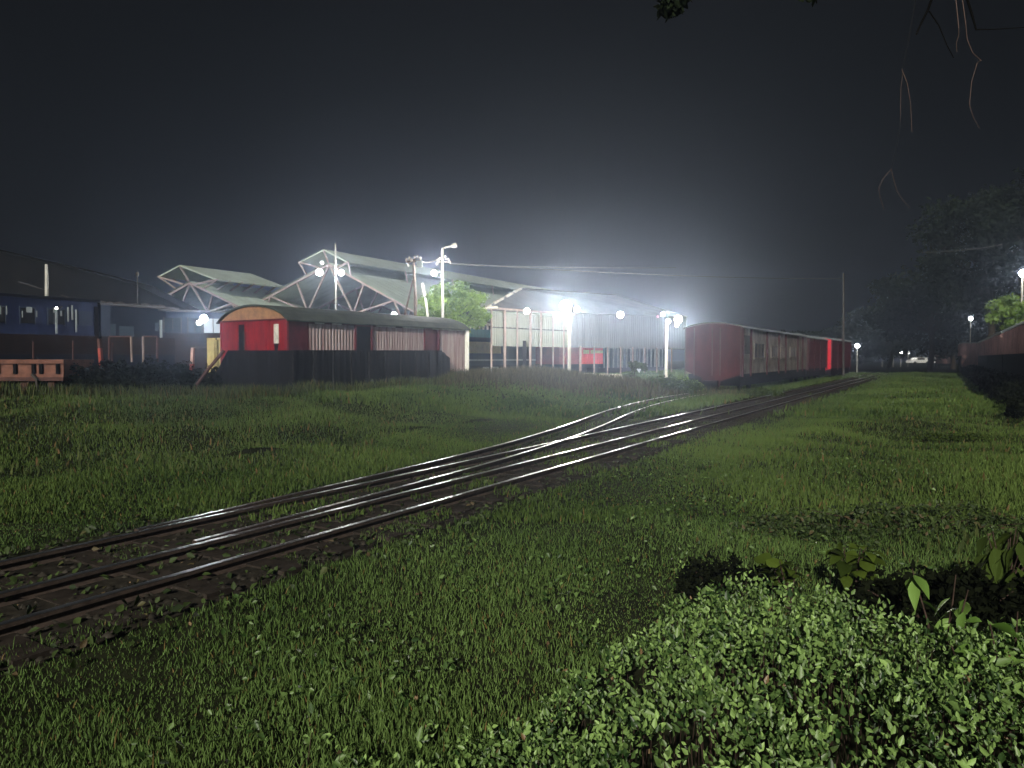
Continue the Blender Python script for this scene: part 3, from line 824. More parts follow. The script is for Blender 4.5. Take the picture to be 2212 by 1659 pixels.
for (wa, wb, za, zb_) in [(3, 5, 3.9, 4.3), (16, 18, 3.9, 4.3), (60, 72, 4.05, 4.3), (80, 83, 3.85, 4.15), (118, 126, 4.1, 4.35), (133, 136, 3.95, 4.2), (148, 151, 3.7, 4.4), (157, 160, 3.8, 4.5), (165, 168, 3.2, 4.3), (50, 52, 3.8, 4.1)]:
    mb = MB(); mb.box(btx(wa), btx(wb), -0.03, 0.008, za, zb_); mb.build("handrail", M['palegrey'], bc)
mb = MB(); mb.box(btx(122.5) - 0.04, btx(122.5) + 0.04, -0.09, -0.03, 3.1, 4.25); mb.build("door_pillar", M['palegrey'], bc)
mb = MB(); mb.box(btx(207), x1 - 0.0, 0.0, 0.05, 3.045, 4.5); mb.build("doorway", M['black'], bc)

bc2 = thing("derelict_coach", "gutted dark coach with a wide black opening beside the blue coach", "railway coach", BP + BD * (x1 + 0.15), BA, "old coaches in the yard")
L2 = x2 - x1 - 0.2
mb = MB(); mb.box(0, L2, 0.3, 3, 3.04, b_roof - 0.1); mb.build("body", M['navy'], bc2)
mb = MB(); mb.box(0, L2, 0.02, 3.03, 2.12, 3.037); mb.build("lower_side", M['brownlow'], bc2)
mb = MB(); mb.box(0, L2, 0.03, 3.0, 0.9, 2.117); mb.build("shaded_skirt", M['navy'], bc2)  # shade on the lower side put into the navy colour, as on the blue coach
mb = MB(); mb.box(-0.1, L2 + 0.1, -0.1, 3.1, b_roof - 0.097, b_roof); mb.build("roof", M['plate'], bc2)
mb = MB(); mb.box(0.0, 0.5, 0.05, 0.295, 3.04, b_roof - 0.1); mb.build("corner_panel", M['blue2'], bc2)
mb = MB(); mb.box(0.55, 0.9, 0.26, 0.295, 3.1, 3.7); mb.build("lit_opening", E_CABIN, bc2)
mb = MB(); mb.box(1.1, 1.9, 0.262, 0.295, 3.06, 3.6); mb.build("lit_opening", E_CABIN, bc2)
for f in (0.74, 0.93):
    mb = MB(); mb.box(L2 * f, L2 * f + 0.14, 0.255, 0.295, 3.4, 3.85); mb.build("lit_opening", E_CABIN, bc2)
    mb = MB(); mb.box(L2 * f + 0.2, L2 * f + 0.3, 0.1, 0.2, 3.04, 4.0); mb.build("pillar", M['palegrey'], bc2)
mb = MB()
for i in range(14):
    x = L2 * (0.1 + 0.06 * i); mb.ball((x, 0.4 + random.uniform(0, .4), b_roof + 0.05), random.uniform(0.08, 0.22), seg=7, rings=5, sx=1.6, sz=0.6)
mb.build("roof_debris", M['plate'], bc2)

# pale railing frames in front of the brown side
def bracket(px0, px1, ytop, ybot, Y, label, right=True, m=None):
    t = thing("railing_frame", label, "railing", P((px0 + px1) / 2, ybot, Y), 0, "bent pipe railing frames before the blue coaches")
    o = Vector(t.location)
    mb = MB(); mb.tube([P(px0, ytop, Y) - o, P(px1, ytop, Y) - o], 0.035, 5); mb.build("top_bar", M['orangedark'], t)
    v = px1 if right else px0
    mb = MB(); mb.tube([P(v, ytop, Y) - o, P(v + (2 if right else 1), ybot, Y) - o], 0.045, 5); mb.build("upright", M['post'], t)
    v2 = px0 if right else px1
    mb = MB(); mb.tube([P(v2, ytop + 2, Y) - o, P(v2, ybot + 3, Y) - o], 0.05, 5); mb.build("upright", M['orangedark'], t)
bracket(236, 283, 727, 782, 31.0, "pipe railing frame whose pale upright is on its right side")
bracket(309, 340, 727, 782, 31.5, "pipe railing frame whose pale upright is on its left side", False)
for px_, y0_, y1_, lab in ((72, 738, 792, "thin rusty pole leftmost before the brown coach side"), (158, 736, 792, "thin rusty pole left of the red marker post"), (243, 740, 795, "thin dull pole beside the left railing frame")):
    mb = MB(); mb.tube([P(px_, y1_ + 35, 30.2), P(px_, y0_, 30.2)], 0.035, 5)
    tag(mb.build("thin_pole", M['orangedark']), lab, "pole", "thin rusty poles before the blue coach")
def marker(px, ytop, ymid, ybot, Y, m1, m2, label, dx=3):
    t = thing("marker_post", label, "post", P(px, ybot, Y), 0, "marker posts at the siding")
    o = Vector(t.location)
    mb = MB(); mb.bar(P(px + dx, ytop, Y) - o, P(px + dx * .4, ymid, Y) - o, 0.15, 0.1); mb.build("upper_post", m1, t)
    mb = MB(); mb.bar(P(px + dx * .4, ymid + 0.15, Y) - o, P(px - dx, ybot, Y) - o, 0.16, 0.11); mb.build("lower_post", m2, t)
M['postred'] = mat('red_post_paint', (0.26, 0.04, 0.028), 0.7)
M['postpale'] = mat('pale_post_paint', (0.42, 0.27, 0.24), 0.7)
marker(414, 751, 786, 830, 27.6, M['postpale'], M['postred'], "slanted pale pink and red marker post beside the black shade sheet")
marker(217, 732, 752, 800, 29.5, M['orangedark'], M['postred'], "slanted red marker post before the brown coach side", dx=-3)

# black scrub added for the shade between the wagon and the sheet
for i, (px_, Y_, rx, h_, lab) in enumerate(((205, 26.5, 2.6, 1.25, "black scrub added for the shade right beside the orange wagon"), (300, 27.0, 2.4, 1.35, "black scrub added for the shade between the orange wagon and leaning beam"), (385, 27.4, 1.8, 1.1, "black scrub added for the shade at the foot of the leaning beam"), (40, 28.5, 3.4, 1.3, "black scrub added for the shade behind the orange wagon"))):
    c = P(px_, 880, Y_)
    scrub((c.x, Y_), rx, 1.2, h_, 3600, 0.16, LBLACK, lab, group="black shade scrub along the sheet", fill=0.5)

# ------------------------------------------------------------------ lit cabin at the left lamp
cb = thing("guard_cabin", "small glazed cabin lit blue white beside the tan ended coach", "cabin", (P(420, 720, 41).x, 41, 0.4), R(24), None)
mb = MB(); mb.box(-1.7, 1.6, 0.05, 2, 0, 2.9); mb.build("lower_wall", M['brownlow'], cb)
mb = MB(); mb.box(-1.7, 1.6, 0.08, 2, 2.903, 4.1); mb.build("upper_wall", M['blue2'], cb)
for a, b, mm in ((-1.5, -0.7, E_CABIN), (-0.3, 0.35, E_CABIN), (0.5, 1.45, E_DIM)):
    mb = MB(); mb.box(a, b, 0.02, 0.077, 2.95, 3.75); wo = mb.build("window", mm, cb)
    mb = MB(); mb.box(a - 0.06, a - 0.003, -0.02, 0.077, 2.93, 3.8); mb.box(b + 0.003, b + 0.06, -0.02, 0.077, 2.93, 3.8); mb.box((a + b) / 2 - 0.02, (a + b) / 2 + 0.02, -0.02, 0.018, 2.95, 3.75); mb.build("frame", M['plate'], wo)
mb = MB(); mb.box(-1.9, 1.8, -0.2, 2.2, 4.103, 4.2); mb.build("roof", M['plate'], cb)
pf = thing("plank_fence", "short fence of upright pale planks at the coach's left corner", "fence", P(455, 760, 30.5), 0, "dark yard fences")
mb = MB()
for px_ in (452, 461, 468, 476):
    o = P(px_, 745, 30.5) - Vector(pf.location)
    ww_ = 0.09 if px_ < 470 else 0.14
    mb.box(o.x - ww_, o.x + ww_, -0.02, 0.02, -1.3, 0.5 + 0.04 * (px_ % 3))
mb.build("planks", M['cream'], pf)
mb = MB(); mb.box(-0.75, 0.3, 0.023, 0.07, 0.15, 0.25); mb.build("rail_bar", M['plate'], pf)

# ------------------------------------------------------------------ workshop sheds
AX = Vector((0.5, 0.866, 0))
def corr_roof(m, a, b, c, d, n=60, depth=0.06):
    """corrugated sloping sheet, edge a->b (eave) to d->c (ridge); ribs run up the slope."""
    a, b, c, d = map(Vector, (a, b, c, d))
    nr = (b - a).cross(d - a).normalized()
    if nr.z < 0: nr = -nr
    b0 = len(m.v)
    for i in range(n + 1):
        f = i / n; o = nr * (depth if i % 2 else 0)
        m.v += [a + (b - a) * f + o, d + (c - d) * f + o]
    for i in range(n):
        m.f.append((b0 + 2 * i, b0 + 2 * i + 2, b0 + 2 * i + 3, b0 + 2 * i + 1)); m.m.append(0)
def slab(m, a, b, c, d, th=0.1):
    a, b, c, d = map(Vector, (a, b, c, d)); n_ = (b - a).cross(d - a).normalized()
    if n_.z < 0: n_ = -n_
    m.hexa([a - n_ * th, b - n_ * th, c - n_ * th, d - n_ * th, a, b, c, d])

def gable_shed(label, Lp, Rp, Ap, MLp, MRp, MAp, length, depths, truss=True, roofm='roofpale', mono=True, group="workshop sheds", wallm='roofgrey', mlen=None):
    base = Vector(Ap); base.z = 0
    t = thing("workshop_shed", label, "workshop shed", base, 0, group)
    L_, R_, A_ = (Vector(q) - base for q in (Lp, Rp, Ap))
    ext = AX * length
    m = MB(); corr_roof(m, R_, R_ + ext, A_ + ext, A_, int(length * 2.2)); m.build("roof", M[roofm], t)
    m = MB(); corr_roof(m, L_ + ext, L_, A_, A_ + ext, int(length * 2.2)); m.build("roof", M[roofm], t)
    if mono:
        ml, mr, ma = (Vector(q) - base for q in (MLp, MRp, MAp))
        e2 = AX * (mlen or length)
        m = MB(); slab(m, mr, mr + e2, ma + e2, ma, 0.12); m.build("monitor_roof", M[roofm], t)
        m = MB(); slab(m, ml + e2, ml, ma, ma + e2, 0.12); m.build("monitor_roof", M[roofm], t)
        for f in np.linspace(0, 1, 7):
            for q0, q1 in ((mr, 0.42), (ml, 0.42)):
                a = q0 + e2 * f; s_ = (R_ if q0 is mr else L_)
                bpt = A_ + (s_ - A_) * 0.25 + ext * f
                m = MB(); m.bar(a, bpt, 0.12); m.build("monitor_post", M['pinksteel'], t)
        for qa, qb in ((ml, A_ + (L_ - A_) * 0.1), (mr, A_ + (R_ - A_) * 0.1), (ma - Vector((0, 0, .1)), A_)):
            m = MB(); m.bar(qa, qb, 0.14); m.build("monitor_strut", M['pinksteel'], t)
    if truss:
        for kk in range(3):
            o = AX * (0.15 + 7.5 * kk)
            m = MB(); wd = 0.16
            zc = min(L_.z, R_.z) - 0.15
            bl, br = Vector((L_.x, L_.y, L_.z - 0.15)), Vector((R_.x, R_.y, R_.z - 0.15))
            dn = Vector((0, 0, -0.12))
            m.bar(bl + o, A_ + dn + o, wd); m.bar(br + o, A_ + dn + o, wd); m.bar(bl + o, br + o, wd)
            bot = [bl.lerp(br, f) for f in (0.12, 0.37, 0.63, 0.88)]
            tl = [bl.lerp(A_ + dn, f) for f in (0.3, 0.62)]; tr = [br.lerp(A_ + dn, f) for f in (0.3, 0.62)]
            for a, b in ((bot[0], tl[0]), (tl[0], bot[1]), (bot[1], A_ + dn), (A_ + dn, bot[2]), (bot[2], tr[0]), (tr[0], bot[3]), (bot[1], tl[1]), (bot[2], tr[1])):
                m.bar(a + o, b + o, wd * 0.85)
            m.build("truss", M['pinksteel'], t)
    # columns and rear wall
    for q0 in (L_, R_):
        for f in (0, 0.5, 1):
            b = q0 + ext * f; m = MB(); m.bar((b.x, b.y, 0), (b.x, b.y, b.z - 0.2), 0.25); m.build("column", M['plate'], t)
    m = MB()
    e = ext * 0.97
    m.add([L_ + e - Vector((0, 0, L_.z)), R_ + e - Vector((0, 0, R_.z)), R_ + e - Vector((0, 0, .1)), A_ + e - Vector((0, 0, .1)), L_ + e - Vector((0, 0, .1))], [(0, 1, 2, 3, 4)])
    m.build("rear_wall", M[wallm], t)
    return t

gable_shed("large open gabled shed with pink trusses, floodlit, behind the red coach",
           P(530, 664, 66), P(912, 680, 59.5), P(709, 568, 62.5), P(645, 566, 63.5), P(752, 566, 61.6), P(699, 538, 62.3), 46, None)
gable_shed("smaller open shed with raised pale roof, left of the big floodlit shed",
           P(300, 668, 66), P(540, 672, 60), P(408, 608, 63), P(341, 597, 63.5), P(470, 604, 61), P(388, 572, 62.5), 8, None, mlen=7.5)
ds = thing("dark_shed", "huge unlit dark shed gable rising behind the blue coaches", "workshop shed", (P(150, 700, 47).x, 47, 0), 0, "workshop sheds")
o_ = Vector(ds.location)
k1_, k2_ = P(157, 580, 46.1), P(288, 613, 45.5)
a_, r_, l_ = P(-60, 530, 47), P(405, 672, 45), P(-560, 680, 49)
mb = MB()
mb.add([(l_.x - o_.x, l_.y - o_.y, 0), (r_.x - o_.x, r_.y - o_.y, 0), r_ - o_, k2_ - o_, k1_ - o_, a_ - o_, l_ - o_], [(0, 1, 2, 3, 4, 5, 6)])
mb.build("gable_wall", M['roofblack'], ds)
mb = MB(); slab(mb, r_ - o_ + Vector((.2, -.2, 0)), r_ - o_ + AX * 1.2, k2_ - o_ + AX * 1.2, k2_ - o_ + Vector((0, -.2, .05)), 0.12); slab(mb, k2_ - o_ + Vector((.0, -.2, 0)), k2_ - o_ + AX * 1.2, k1_ - o_ + AX * 1.2, k1_ - o_ + Vector((0, -.2, .05)), 0.12); slab(mb, k1_ - o_ + Vector((0, -.2, 0)), k1_ - o_ + AX * 1.2, a_ - o_ + AX * 1.2, a_ - o_ + Vector((0, -.2, .05)), 0.12); mb.build("roof", M['roofblack'], ds)
mb = MB()
for f0, f1 in ((0.5, 0.62), (0.66, 0.8), (0.3, 0.44)):
    q0 = a_.lerp(r_, f0) - o_; q1 = a_.lerp(r_, f1) - o_
    mb.bar(q0 + Vector((-1, -0.12, -1.1)), q1 + Vector((-1, -0.12, -1.1)), 0.06)
mb.build("batten", M['plate'], ds)

# grey canopy shed in the middle
K0 = Vector((-1.31, 46, 0)); KD = Vector((0.645, 0.764, 0))
def ktx(px):
    k_ = (px - 1106) / F
    return (46 * k_ + 1.31) / (0.645 - 0.764 * k_)
cs = thing("canopy_shed", "long grey corrugated canopy shed on thin posts behind the bright floodlight", "canopy shed", K0, math.atan2(0.764, 0.645), "workshop sheds")
KL = ktx(1485)
for (z0, z1, a, b, mm) in ((2.68, 3.82, ktx(1064), ktx(1232), 'panel'), (3.92, 4.85, ktx(1064), ktx(1232), 'panel')):
    mb = MB(); mb.corr((a, 0.15), (b, 0.15), z0, z1, 0.22, 0.04); mb.build("wall_panel", M[mm], cs)
mb = MB(); mb.corr((ktx(1232) + 0.02, 0.15), (KL, 0.15), 2.68, 5.6, 0.3, 0.05, za=5.1, zb=5.7); mb.build("wall_panel", M['greywall'], cs)
mb = MB(); mb.box(ktx(1062), KL, 0.16, 0.24, 3.83, 3.91); mb.build("cross_rail", M['plate'], cs)
mb = MB(); mb.box(ktx(1060), ktx(1240), -0.06, 0.06, 5.0, 5.12); mb.build("eave_beam", M['post'], cs)
for px_, rr in ((1061, .07), (1090, .09), (1117, .06), (1145, .09), (1168, .075), (1194, .06), (1217, .055), (1253, .09), (1283, .06), (1312, .05), (1340, .06), (1366, .06), (1392, .055), (1418, .06), (1450, .055)):
    x = ktx(px_)
    mb = MB(); mb.tube([(x, -0.02, 0.1), (x, -0.02, 5.0 if px_ < 1235 else 2.8)], rr, 6); mb.build("post", M['post'], cs)
inv = Matrix.Rotation(-cs.rotation_euler[2], 4, 'Z') @ Matrix.Translation(-K0)
mb = MB(); slab(mb, inv @ P(1042, 668, 45.4), inv @ P(1486, 684, 66.5), inv @ P(1330, 636, 84), inv @ P(1126, 622, 53), 0.1); mb.build("roof", M['roofgrey'], cs)
mb = MB()
e0, e1_ = inv @ P(1040, 669, 45.3), inv @ P(1127, 622, 53)
for a, b in ((0, 0.2), (0.28, 0.5), (0.58, 0.74), (0.8, 0.98)):
    mb.bar(e0.lerp(e1_, a), e0.lerp(e1_, b), 0.16)
mb.build("bargeboard", M['dirtygapwhite'], cs)
mb = MB(); mb.tube([inv @ P(1040, 666, 45.4), inv @ P(1075, 664, 45.6)], 0.09, 6); mb.build("pale_eave_strip", M['dirtygapwhite'], cs)

# hip roofed building behind
hb = thing("hip_roof_building", "dim building with dark hipped roof behind the canopy shed", "building", (P(1345, 720, 92).x, 92, 0), R(30), None)
mb = MB(); mb.box(-6, 6.5, 0, 9, 0, 7.2); mb.build("wall", M['greywall'], hb)
mb = MB(); mb.add([(-6.6, -.6, 7.2), (7.1, -.6, 7.2), (7.1, 9.6, 7.2), (-6.6, 9.6, 7.2), (-1.5, 4.5, 9.9), (2, 4.5, 9.9)], [(0, 1, 5, 4), (1, 2, 5), (2, 3, 4, 5), (3, 0, 4), (3, 2, 1, 0)]); mb.build("roof", M['roofblack'], hb)
for x in (-2.5, 0.5, 3.5):
    mb = MB(); mb.box(x, x + 1.2, -0.05, -0.003, 5.2, 6.6); mb.build("window", M['palegrey'], hb)

# teal and cream diesel locomotive / coach behind the posts
lc = thing("locomotive", "teal, cream and navy locomotive with pale panels behind the canopy posts", "locomotive", P(1012, 760, 50.0) * Vector((1, 1, 0)) if False else Vector((P(1012, 760, 50).x, 50, 0.3)), math.atan2(0.764, 0.645), None)
mb = MB(); mb.box(0, 13, 0.05, 2.9, 1.1, 3.9); mb.build("body", M['navyloco'], lc)
mb = MB(); mb.box(0, 13, 0.02, 0.0495, 3.05, 3.62); mb.build("upper_band", M['teal'], lc)
mb = MB(); mb.box(0, 3.4, 0.0, 0.0495, 1.95, 2.75); mb.build("cream_band", M['cream'], lc)
mb = MB(); mb.box(0, 13, 0.0, 0.0495, 1.42, 1.54); mb.build("stripe", M['palegrey'], lc)
mb = MB(); mb.box(-0.1, 13, -0.05, 3, 3.903, 4.0)
for i in range(28): mb.box(i * 0.45, i * 0.45 + 0.16, -0.1, -0.052, 3.6, 4.05)
mb.build("roof", M['dirtygapwhite'], lc)
for a, b, z0, z1 in ((1.45, 2.05, 0.25, 1.0), (2.5, 3.05, 0.25, 1.0), (3.6, 3.9, 0.3, 0.7), (8.6, 9.3, 0.9, 1.15), (8.7, 9.6, 0.3, 0.6)):
    mb = MB(); mb.box(a, b, -0.06, 0.0, z0, z1); mb.build("equipment_panel", M['palegrey'], lc)
mb = MB(); mb.box(0, 13, 0.1, 2.7, 0.75, 1.097); mb.build("underframe", M['black'], lc)
for x in (0.6, 4.6, 6.0, 7.2, 10.5, 12):
    mb = MB(); bogie_wheel(mb, x, 0.3, 0.5, 0.48); mb.build("wheel", M['plate'], lc)

# red containers beyond the posts
ca = ktx(1248); cm = ktx(1296); cd = ktx(1340)
for a, b, mm, lab in ((ca, cm - 0.1, 'contdark', "dull maroon container, left of the bright red one"), (cm, cd, 'contred', "bright red container with a cream band behind the posts")):
    q = K0 + KD * a + Vector((-0.764, 0.645, 0)) * 1.6
    ct = thing("container", lab, "container", (q.x, q.y, 0.4), math.atan2(0.764, 0.645), "containers behind the canopy posts")
    Lc = b - a
    mb = MB(); mb.box(0, Lc, 0.06, 2.3, 1.05, 2.55); mb.corr((0, 0.055), (Lc, 0.055), 1.05, 2.55, 0.28, 0.05); mb.build("body", M[mm], ct)
    mb = MB(); mb.box(-0.05, Lc + 0.05, 0.06, 2.3, 0.75, 1.047); mb.build("underframe", M['black'], ct)
    if mm == 'contred':
        mb = MB(); mb.box(0.1, Lc * 0.3, -0.02, 0.0, 1.85, 2.15); mb.box(Lc * 0.38, Lc * 0.52, -0.02, 0.0, 1.85, 2.15); mb.box(Lc * 0.6, Lc * 0.97, -0.02, 0.0, 1.9, 2.12); mb.build("cream_band", M['cream'], ct)
    for f in (0.2, 0.8):
        mb = MB(); bogie_wheel(mb, Lc * f, 0.3, 0.45, 0.4); mb.build("wheel", M['black'], ct)
# dark wall of vans behind on the right part of the yard
q = K0 + KD * (ktx(1345)) + Vector((-0.764, 0.645, 0)) * 2.2
dv = thing("covered_van", "dark grey covered van with ribs at the yard's right end", "railway wagon", (q.x, q.y, 0.4), math.atan2(0.764, 0.645), "goods wagons")
mb = MB(); mb.box(0, 11, 0.06, 2.5, 0.7, 3.1); mb.build("body", M['navyloco'], dv)
for i in range(16):
    mb = MB(); mb.box(i * 0.7, i * 0.7 + 0.08, -0.03, 0.058, 0.7, 3.0); mb.build("rib", M['palegrey'], dv)
mb = MB(); mb.box(0, 11, 0.1, 2.4, 0.2, 0.697); mb.build("underframe", M['black'], dv)

mb = MB(); mb.bar(P(1133, 818, 44.5), P(1133, 736, 44.5), 0.2); tag(mb.build("black_post", M['black']), "short thick black post before the canopy", "post")
# concrete blocks and rubble
for px_, y_, wd, lab in ((1117, 809, 0.72, "pale concrete drum block among the canopy posts"), (1272, 812, 0.9, "pale concrete rubble block left of the little tree"), (1305, 813, 0.6, "middle small concrete block beneath the red container"), (1330, 814, 0.8, "flat pale concrete block right beneath the red container")):
    c = P(px_, y_, 43.2)
    mb = MB()
    n = 10; vs = []
    for zz, s_ in ((-0.35, 1.0), (0.08, 1.0), (0.16, 0.9)):
        for k in range(n):
            a = 2 * math.pi * k / n
            vs.append(c + Vector((math.cos(a) * wd * 0.5 * s_ * random.uniform(.94, 1.04), math.sin(a) * wd * 0.35 * s_, zz)))
    fs = [tuple(reversed(range(n))), tuple(2 * n + k for k in range(n))]
    for j in range(2): fs += [(j * n + k, j * n + (k + 1) % n, (j + 1) * n + (k + 1) % n, (j + 1) * n + k) for k in range(n)]
    mb.add(vs, fs); tag(mb.build("concrete_block", M['concrete']), lab, "concrete block", "concrete blocks in the yard")

# ------------------------------------------------------------------ middle coach row on the right
def coach_at(t0, l0, L, W, z0, z1, rise, label, body, side, name="railway_coach", yaw=0.0, endm=None, chamfer=True, ribs=True, windows=(), group="coaches in the middle row", roofm='roofgrey'):
    c = TL(t0, l0, 0.05)
    th = thing(name, label, "railway coach", c, math.atan2(U[1], U[0]) + yaw, group)
    m = MB(); m.box(0.04, L - 0.04, 0.04, W - 0.04, z0, z1 - 0.003); m.build("body", M[side], th)
    if chamfer:
        m = MB()
        pts = [(0, z0), (W * 0.36, z0 - 0.38), (W * 0.38, z0 - 0.72), (W * 0.66, z0 - 0.72), (W * 0.70, z0 - 0.2), (W, z0 + 0.18), (W, z1), (0, z1)]
        m.add([(-0.02, y, z) for y, z in pts] + [(0.036, y, z) for y, z in pts], [tuple(reversed(range(8))), tuple(range(8, 16))] + [(i, (i + 1) % 8, (i + 1) % 8 + 8, i + 8) for i in range(8)])
        m.build("end_wall", M[endm or body], th)
        m = MB(); arch_end(m, -0.02, W, z1, rise, 10); m.build("gable_end", M[endm or body], th)
        for y in (0.02, W * 0.36, W * 0.5, W * 0.82, W - 0.06):
            m = MB(); m.box(-0.06, -0.022, y, y + 0.05, z0 - 0.1, z1); m.build("rib", M['plate'], th)
        m = MB(); m.box(-0.3, -0.023, W * 0.39, W * 0.65, 0.15, z0 - 0.35); m.build("buffer_beam", M['black'], th)
    m = MB(); arch_roof(m, L, W, z1, rise, 0.08, 12); m.build("roof", M[roofm], th)
    m = MB()
    m.box(0.3, L - 0.3, 0.12, W - 0.12, z0 - 0.62, z0 - 0.003)
    m.build("underframe", M['black'], th)
    for x in (1.8, 3.9, L - 3.9, L - 1.8):
        m = MB(); bogie_wheel(m, x, 0.5, 0.55, 0.46); m.build("wheel", M['black'], th)
    for (a, b, za, zb, mm) in windows:
        m = MB(); m.box(a * L, b * L, 0.005, 0.038, za, zb); wo = m.build("window" if mm == 'glassdark' else "side_panel", M[mm], th)
        if mm == 'glassdark':
            m = MB(); x0, x1_ = a * L, b * L
            m.box(x0 - 0.07, x1_ + 0.07, -0.02, 0.038, zb + 0.002, zb + 0.08); m.box(x0 - 0.07, x1_ + 0.07, -0.04, 0.038, za - 0.09, za - 0.002)
            m.box(x0 - 0.07, x0 - 0.003, -0.02, 0.038, za, zb); m.box(x1_ + 0.003, x1_ + 0.07, -0.02, 0.038, za, zb)
            for f_ in (0.33, 0.66): m.box(x0 + (x1_ - x0) * f_ - 0.025, x0 + (x1_ - x0) * f_ + 0.025, -0.01, 0.004, za, zb)
            m.build("frame", M['sidegrey'], wo)
    if ribs:
        for f in ribs:
            m = MB(); m.box(f * L - 0.07, f * L + 0.07, -0.04, 0.038, z0 - 0.15, z1 - 0.02); m.build("door_post", M['maroon'], th)
    return th
mc = coach_at(39.3, 9.15, 21.5, 3.05, 1.02, 3.50, 0.30, "maroon ended coach with weathered grey brown side beside the main track", 'maroon', 'sidegrey', ribs=(0.012, 0.1, 0.3, 0.47, 0.58, 0.8, 0.9), roofm='roofgrey',
              windows=((0.03, 0.09, 2.1, 3.1, 'plate'), (0.14, 0.26, 1.9, 2.7, 'glassdark'), (0.36, 0.45, 1.95, 2.6, 'glassdark'), (0.5, 0.56, 1.9, 2.6, 'glassdark'), (0.66, 0.75, 2.0, 2.6, 'glassdark')))
coach_at(61.6, 9.2, 11, 3.0, 1.0, 3.5, 0.35, "dark red goods van coupled behind the maroon ended coach", 'darkred', 'darkred', name="goods_van", ribs=(0.02, 0.3, 0.6, 0.98), roofm='palegrey', chamfer=True)
coach_at(73.4, 8.9, 10, 3.0, 0.9, 3.55, 0.3, "dark goods van with a bright scarlet end, last of the row", 'scarlet', 'darkred', name="goods_van", yaw=-0.06, endm='scarlet', ribs=(0.3, 0.6, 0.98), roofm='palegrey')
# scarlet flank panel
q = TL(80, 8.0, 0.6)
sv = thing("tail_van", "bright scarlet panelled van at the right end of the middle row", "railway wagon", (P(1797, 790, 74).x, 74, 0.1), R(12), "goods wagons")
mb = MB(); mb.box(0, 0.85, 0, 3, 0.85, 3.6); mb.build("end_panel", M['scarlet'], sv)
mb = MB(); mb.box(0.853, 1.3, 0.1, 3, 1.0, 3.5); mb.build("body", M['darkred'], sv)
mb = MB(); mb.box(0, 1.3, -0.1, 3.1, 3.603, 3.75); mb.build("roof", M['contdark'], sv)
mb = MB(); mb.box(0.05, 1.25, 0.1, 2.9, 0.3, 0.847); mb.build("underframe", M['black'], sv)

# ------------------------------------------------------------------ right hand wagon row
def ribbed_wagon(t0, t1, label, rib, lit, shift=0.0):
    c = TL(t0, -3.3 + shift, 0.0)
    th = thing("ribbed_wagon", label, "railway wagon", c, math.atan2(U[1], U[0]), "wagon row on the right")
    L = t1 - t0
    m = MB(); m.box(0, L, -2.9, -0.06, 0.9, 3.55); m.build("body", M['wagonpink' if lit else 'maroon'], th)  # lit wagons take a paler paint, the light put into its colour
    m = MB(); m.box(0, L, -0.057, 0.03, 0.2, 2.15); m.build("lower_side", M['black'], th)  # black panel stands for the shade over the lower half
    if rib:
        for x in np.arange(0.2, L, rib):
            m = MB(); m.box(x, x + 0.13, -0.057, 0.14, 2.153, 3.5); m.build("rib", M['wagonpink'], th)
    m = MB(); m.box(-0.05, L + 0.05, -3, 0.12, 3.553, 3.66); m.build("roof", M['palegrey'], th)
    m = MB(); m.box(0.2, L - 0.2, -2.6, -0.3, 0.5, 0.897); m.build("underframe", M['black'], th)
    m = MB(); m.box(-0.06, -0.003, -2.9, -0.06, 0.9, 3.55); m.build("end_wall", M['wagonpink'], th)
    for x in (1.5, L - 1.5):
        m = MB(); bogie_wheel(m, x, -0.5, 0.45, 0.45); m.build("wheel", M['black'], th)
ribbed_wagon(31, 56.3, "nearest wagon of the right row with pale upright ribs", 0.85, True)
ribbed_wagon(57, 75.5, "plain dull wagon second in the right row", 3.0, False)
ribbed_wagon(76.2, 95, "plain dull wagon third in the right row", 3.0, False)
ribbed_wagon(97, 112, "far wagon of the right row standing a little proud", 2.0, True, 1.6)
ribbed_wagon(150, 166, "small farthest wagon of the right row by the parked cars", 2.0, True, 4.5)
mb = MB(); mb.tube([P(2165, 862, 50), P(2165, 722, 50)], 0.07, 6); tag(mb.build("thin_post", M['wagonpink']), "thin pale post at the joint of the right wagon row", "post")
# black leafy strip added for the shade at the foot of that row
hd = thing("shade_strip", "black leafy strip added for the shade along the foot of the right wagon row", "shade_strip", TL(30, -2.6, 0), math.atan2(U[1], U[0]))
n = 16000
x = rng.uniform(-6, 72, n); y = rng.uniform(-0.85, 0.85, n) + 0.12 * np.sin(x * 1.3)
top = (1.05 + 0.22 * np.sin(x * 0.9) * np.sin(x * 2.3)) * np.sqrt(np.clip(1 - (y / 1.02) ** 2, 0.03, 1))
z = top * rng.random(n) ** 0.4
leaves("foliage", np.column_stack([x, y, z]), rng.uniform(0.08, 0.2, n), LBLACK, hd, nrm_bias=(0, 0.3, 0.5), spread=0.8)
mb = MB()
for k in range(60):
    x_ = random.uniform(-6, 72); mb.tube([(x_, 0, -0.05), (x_ + .1, random.uniform(-.3, .3), 0.8)], [0.03, 0.01], 4)
mb.build("stems", M['twig'], hd)

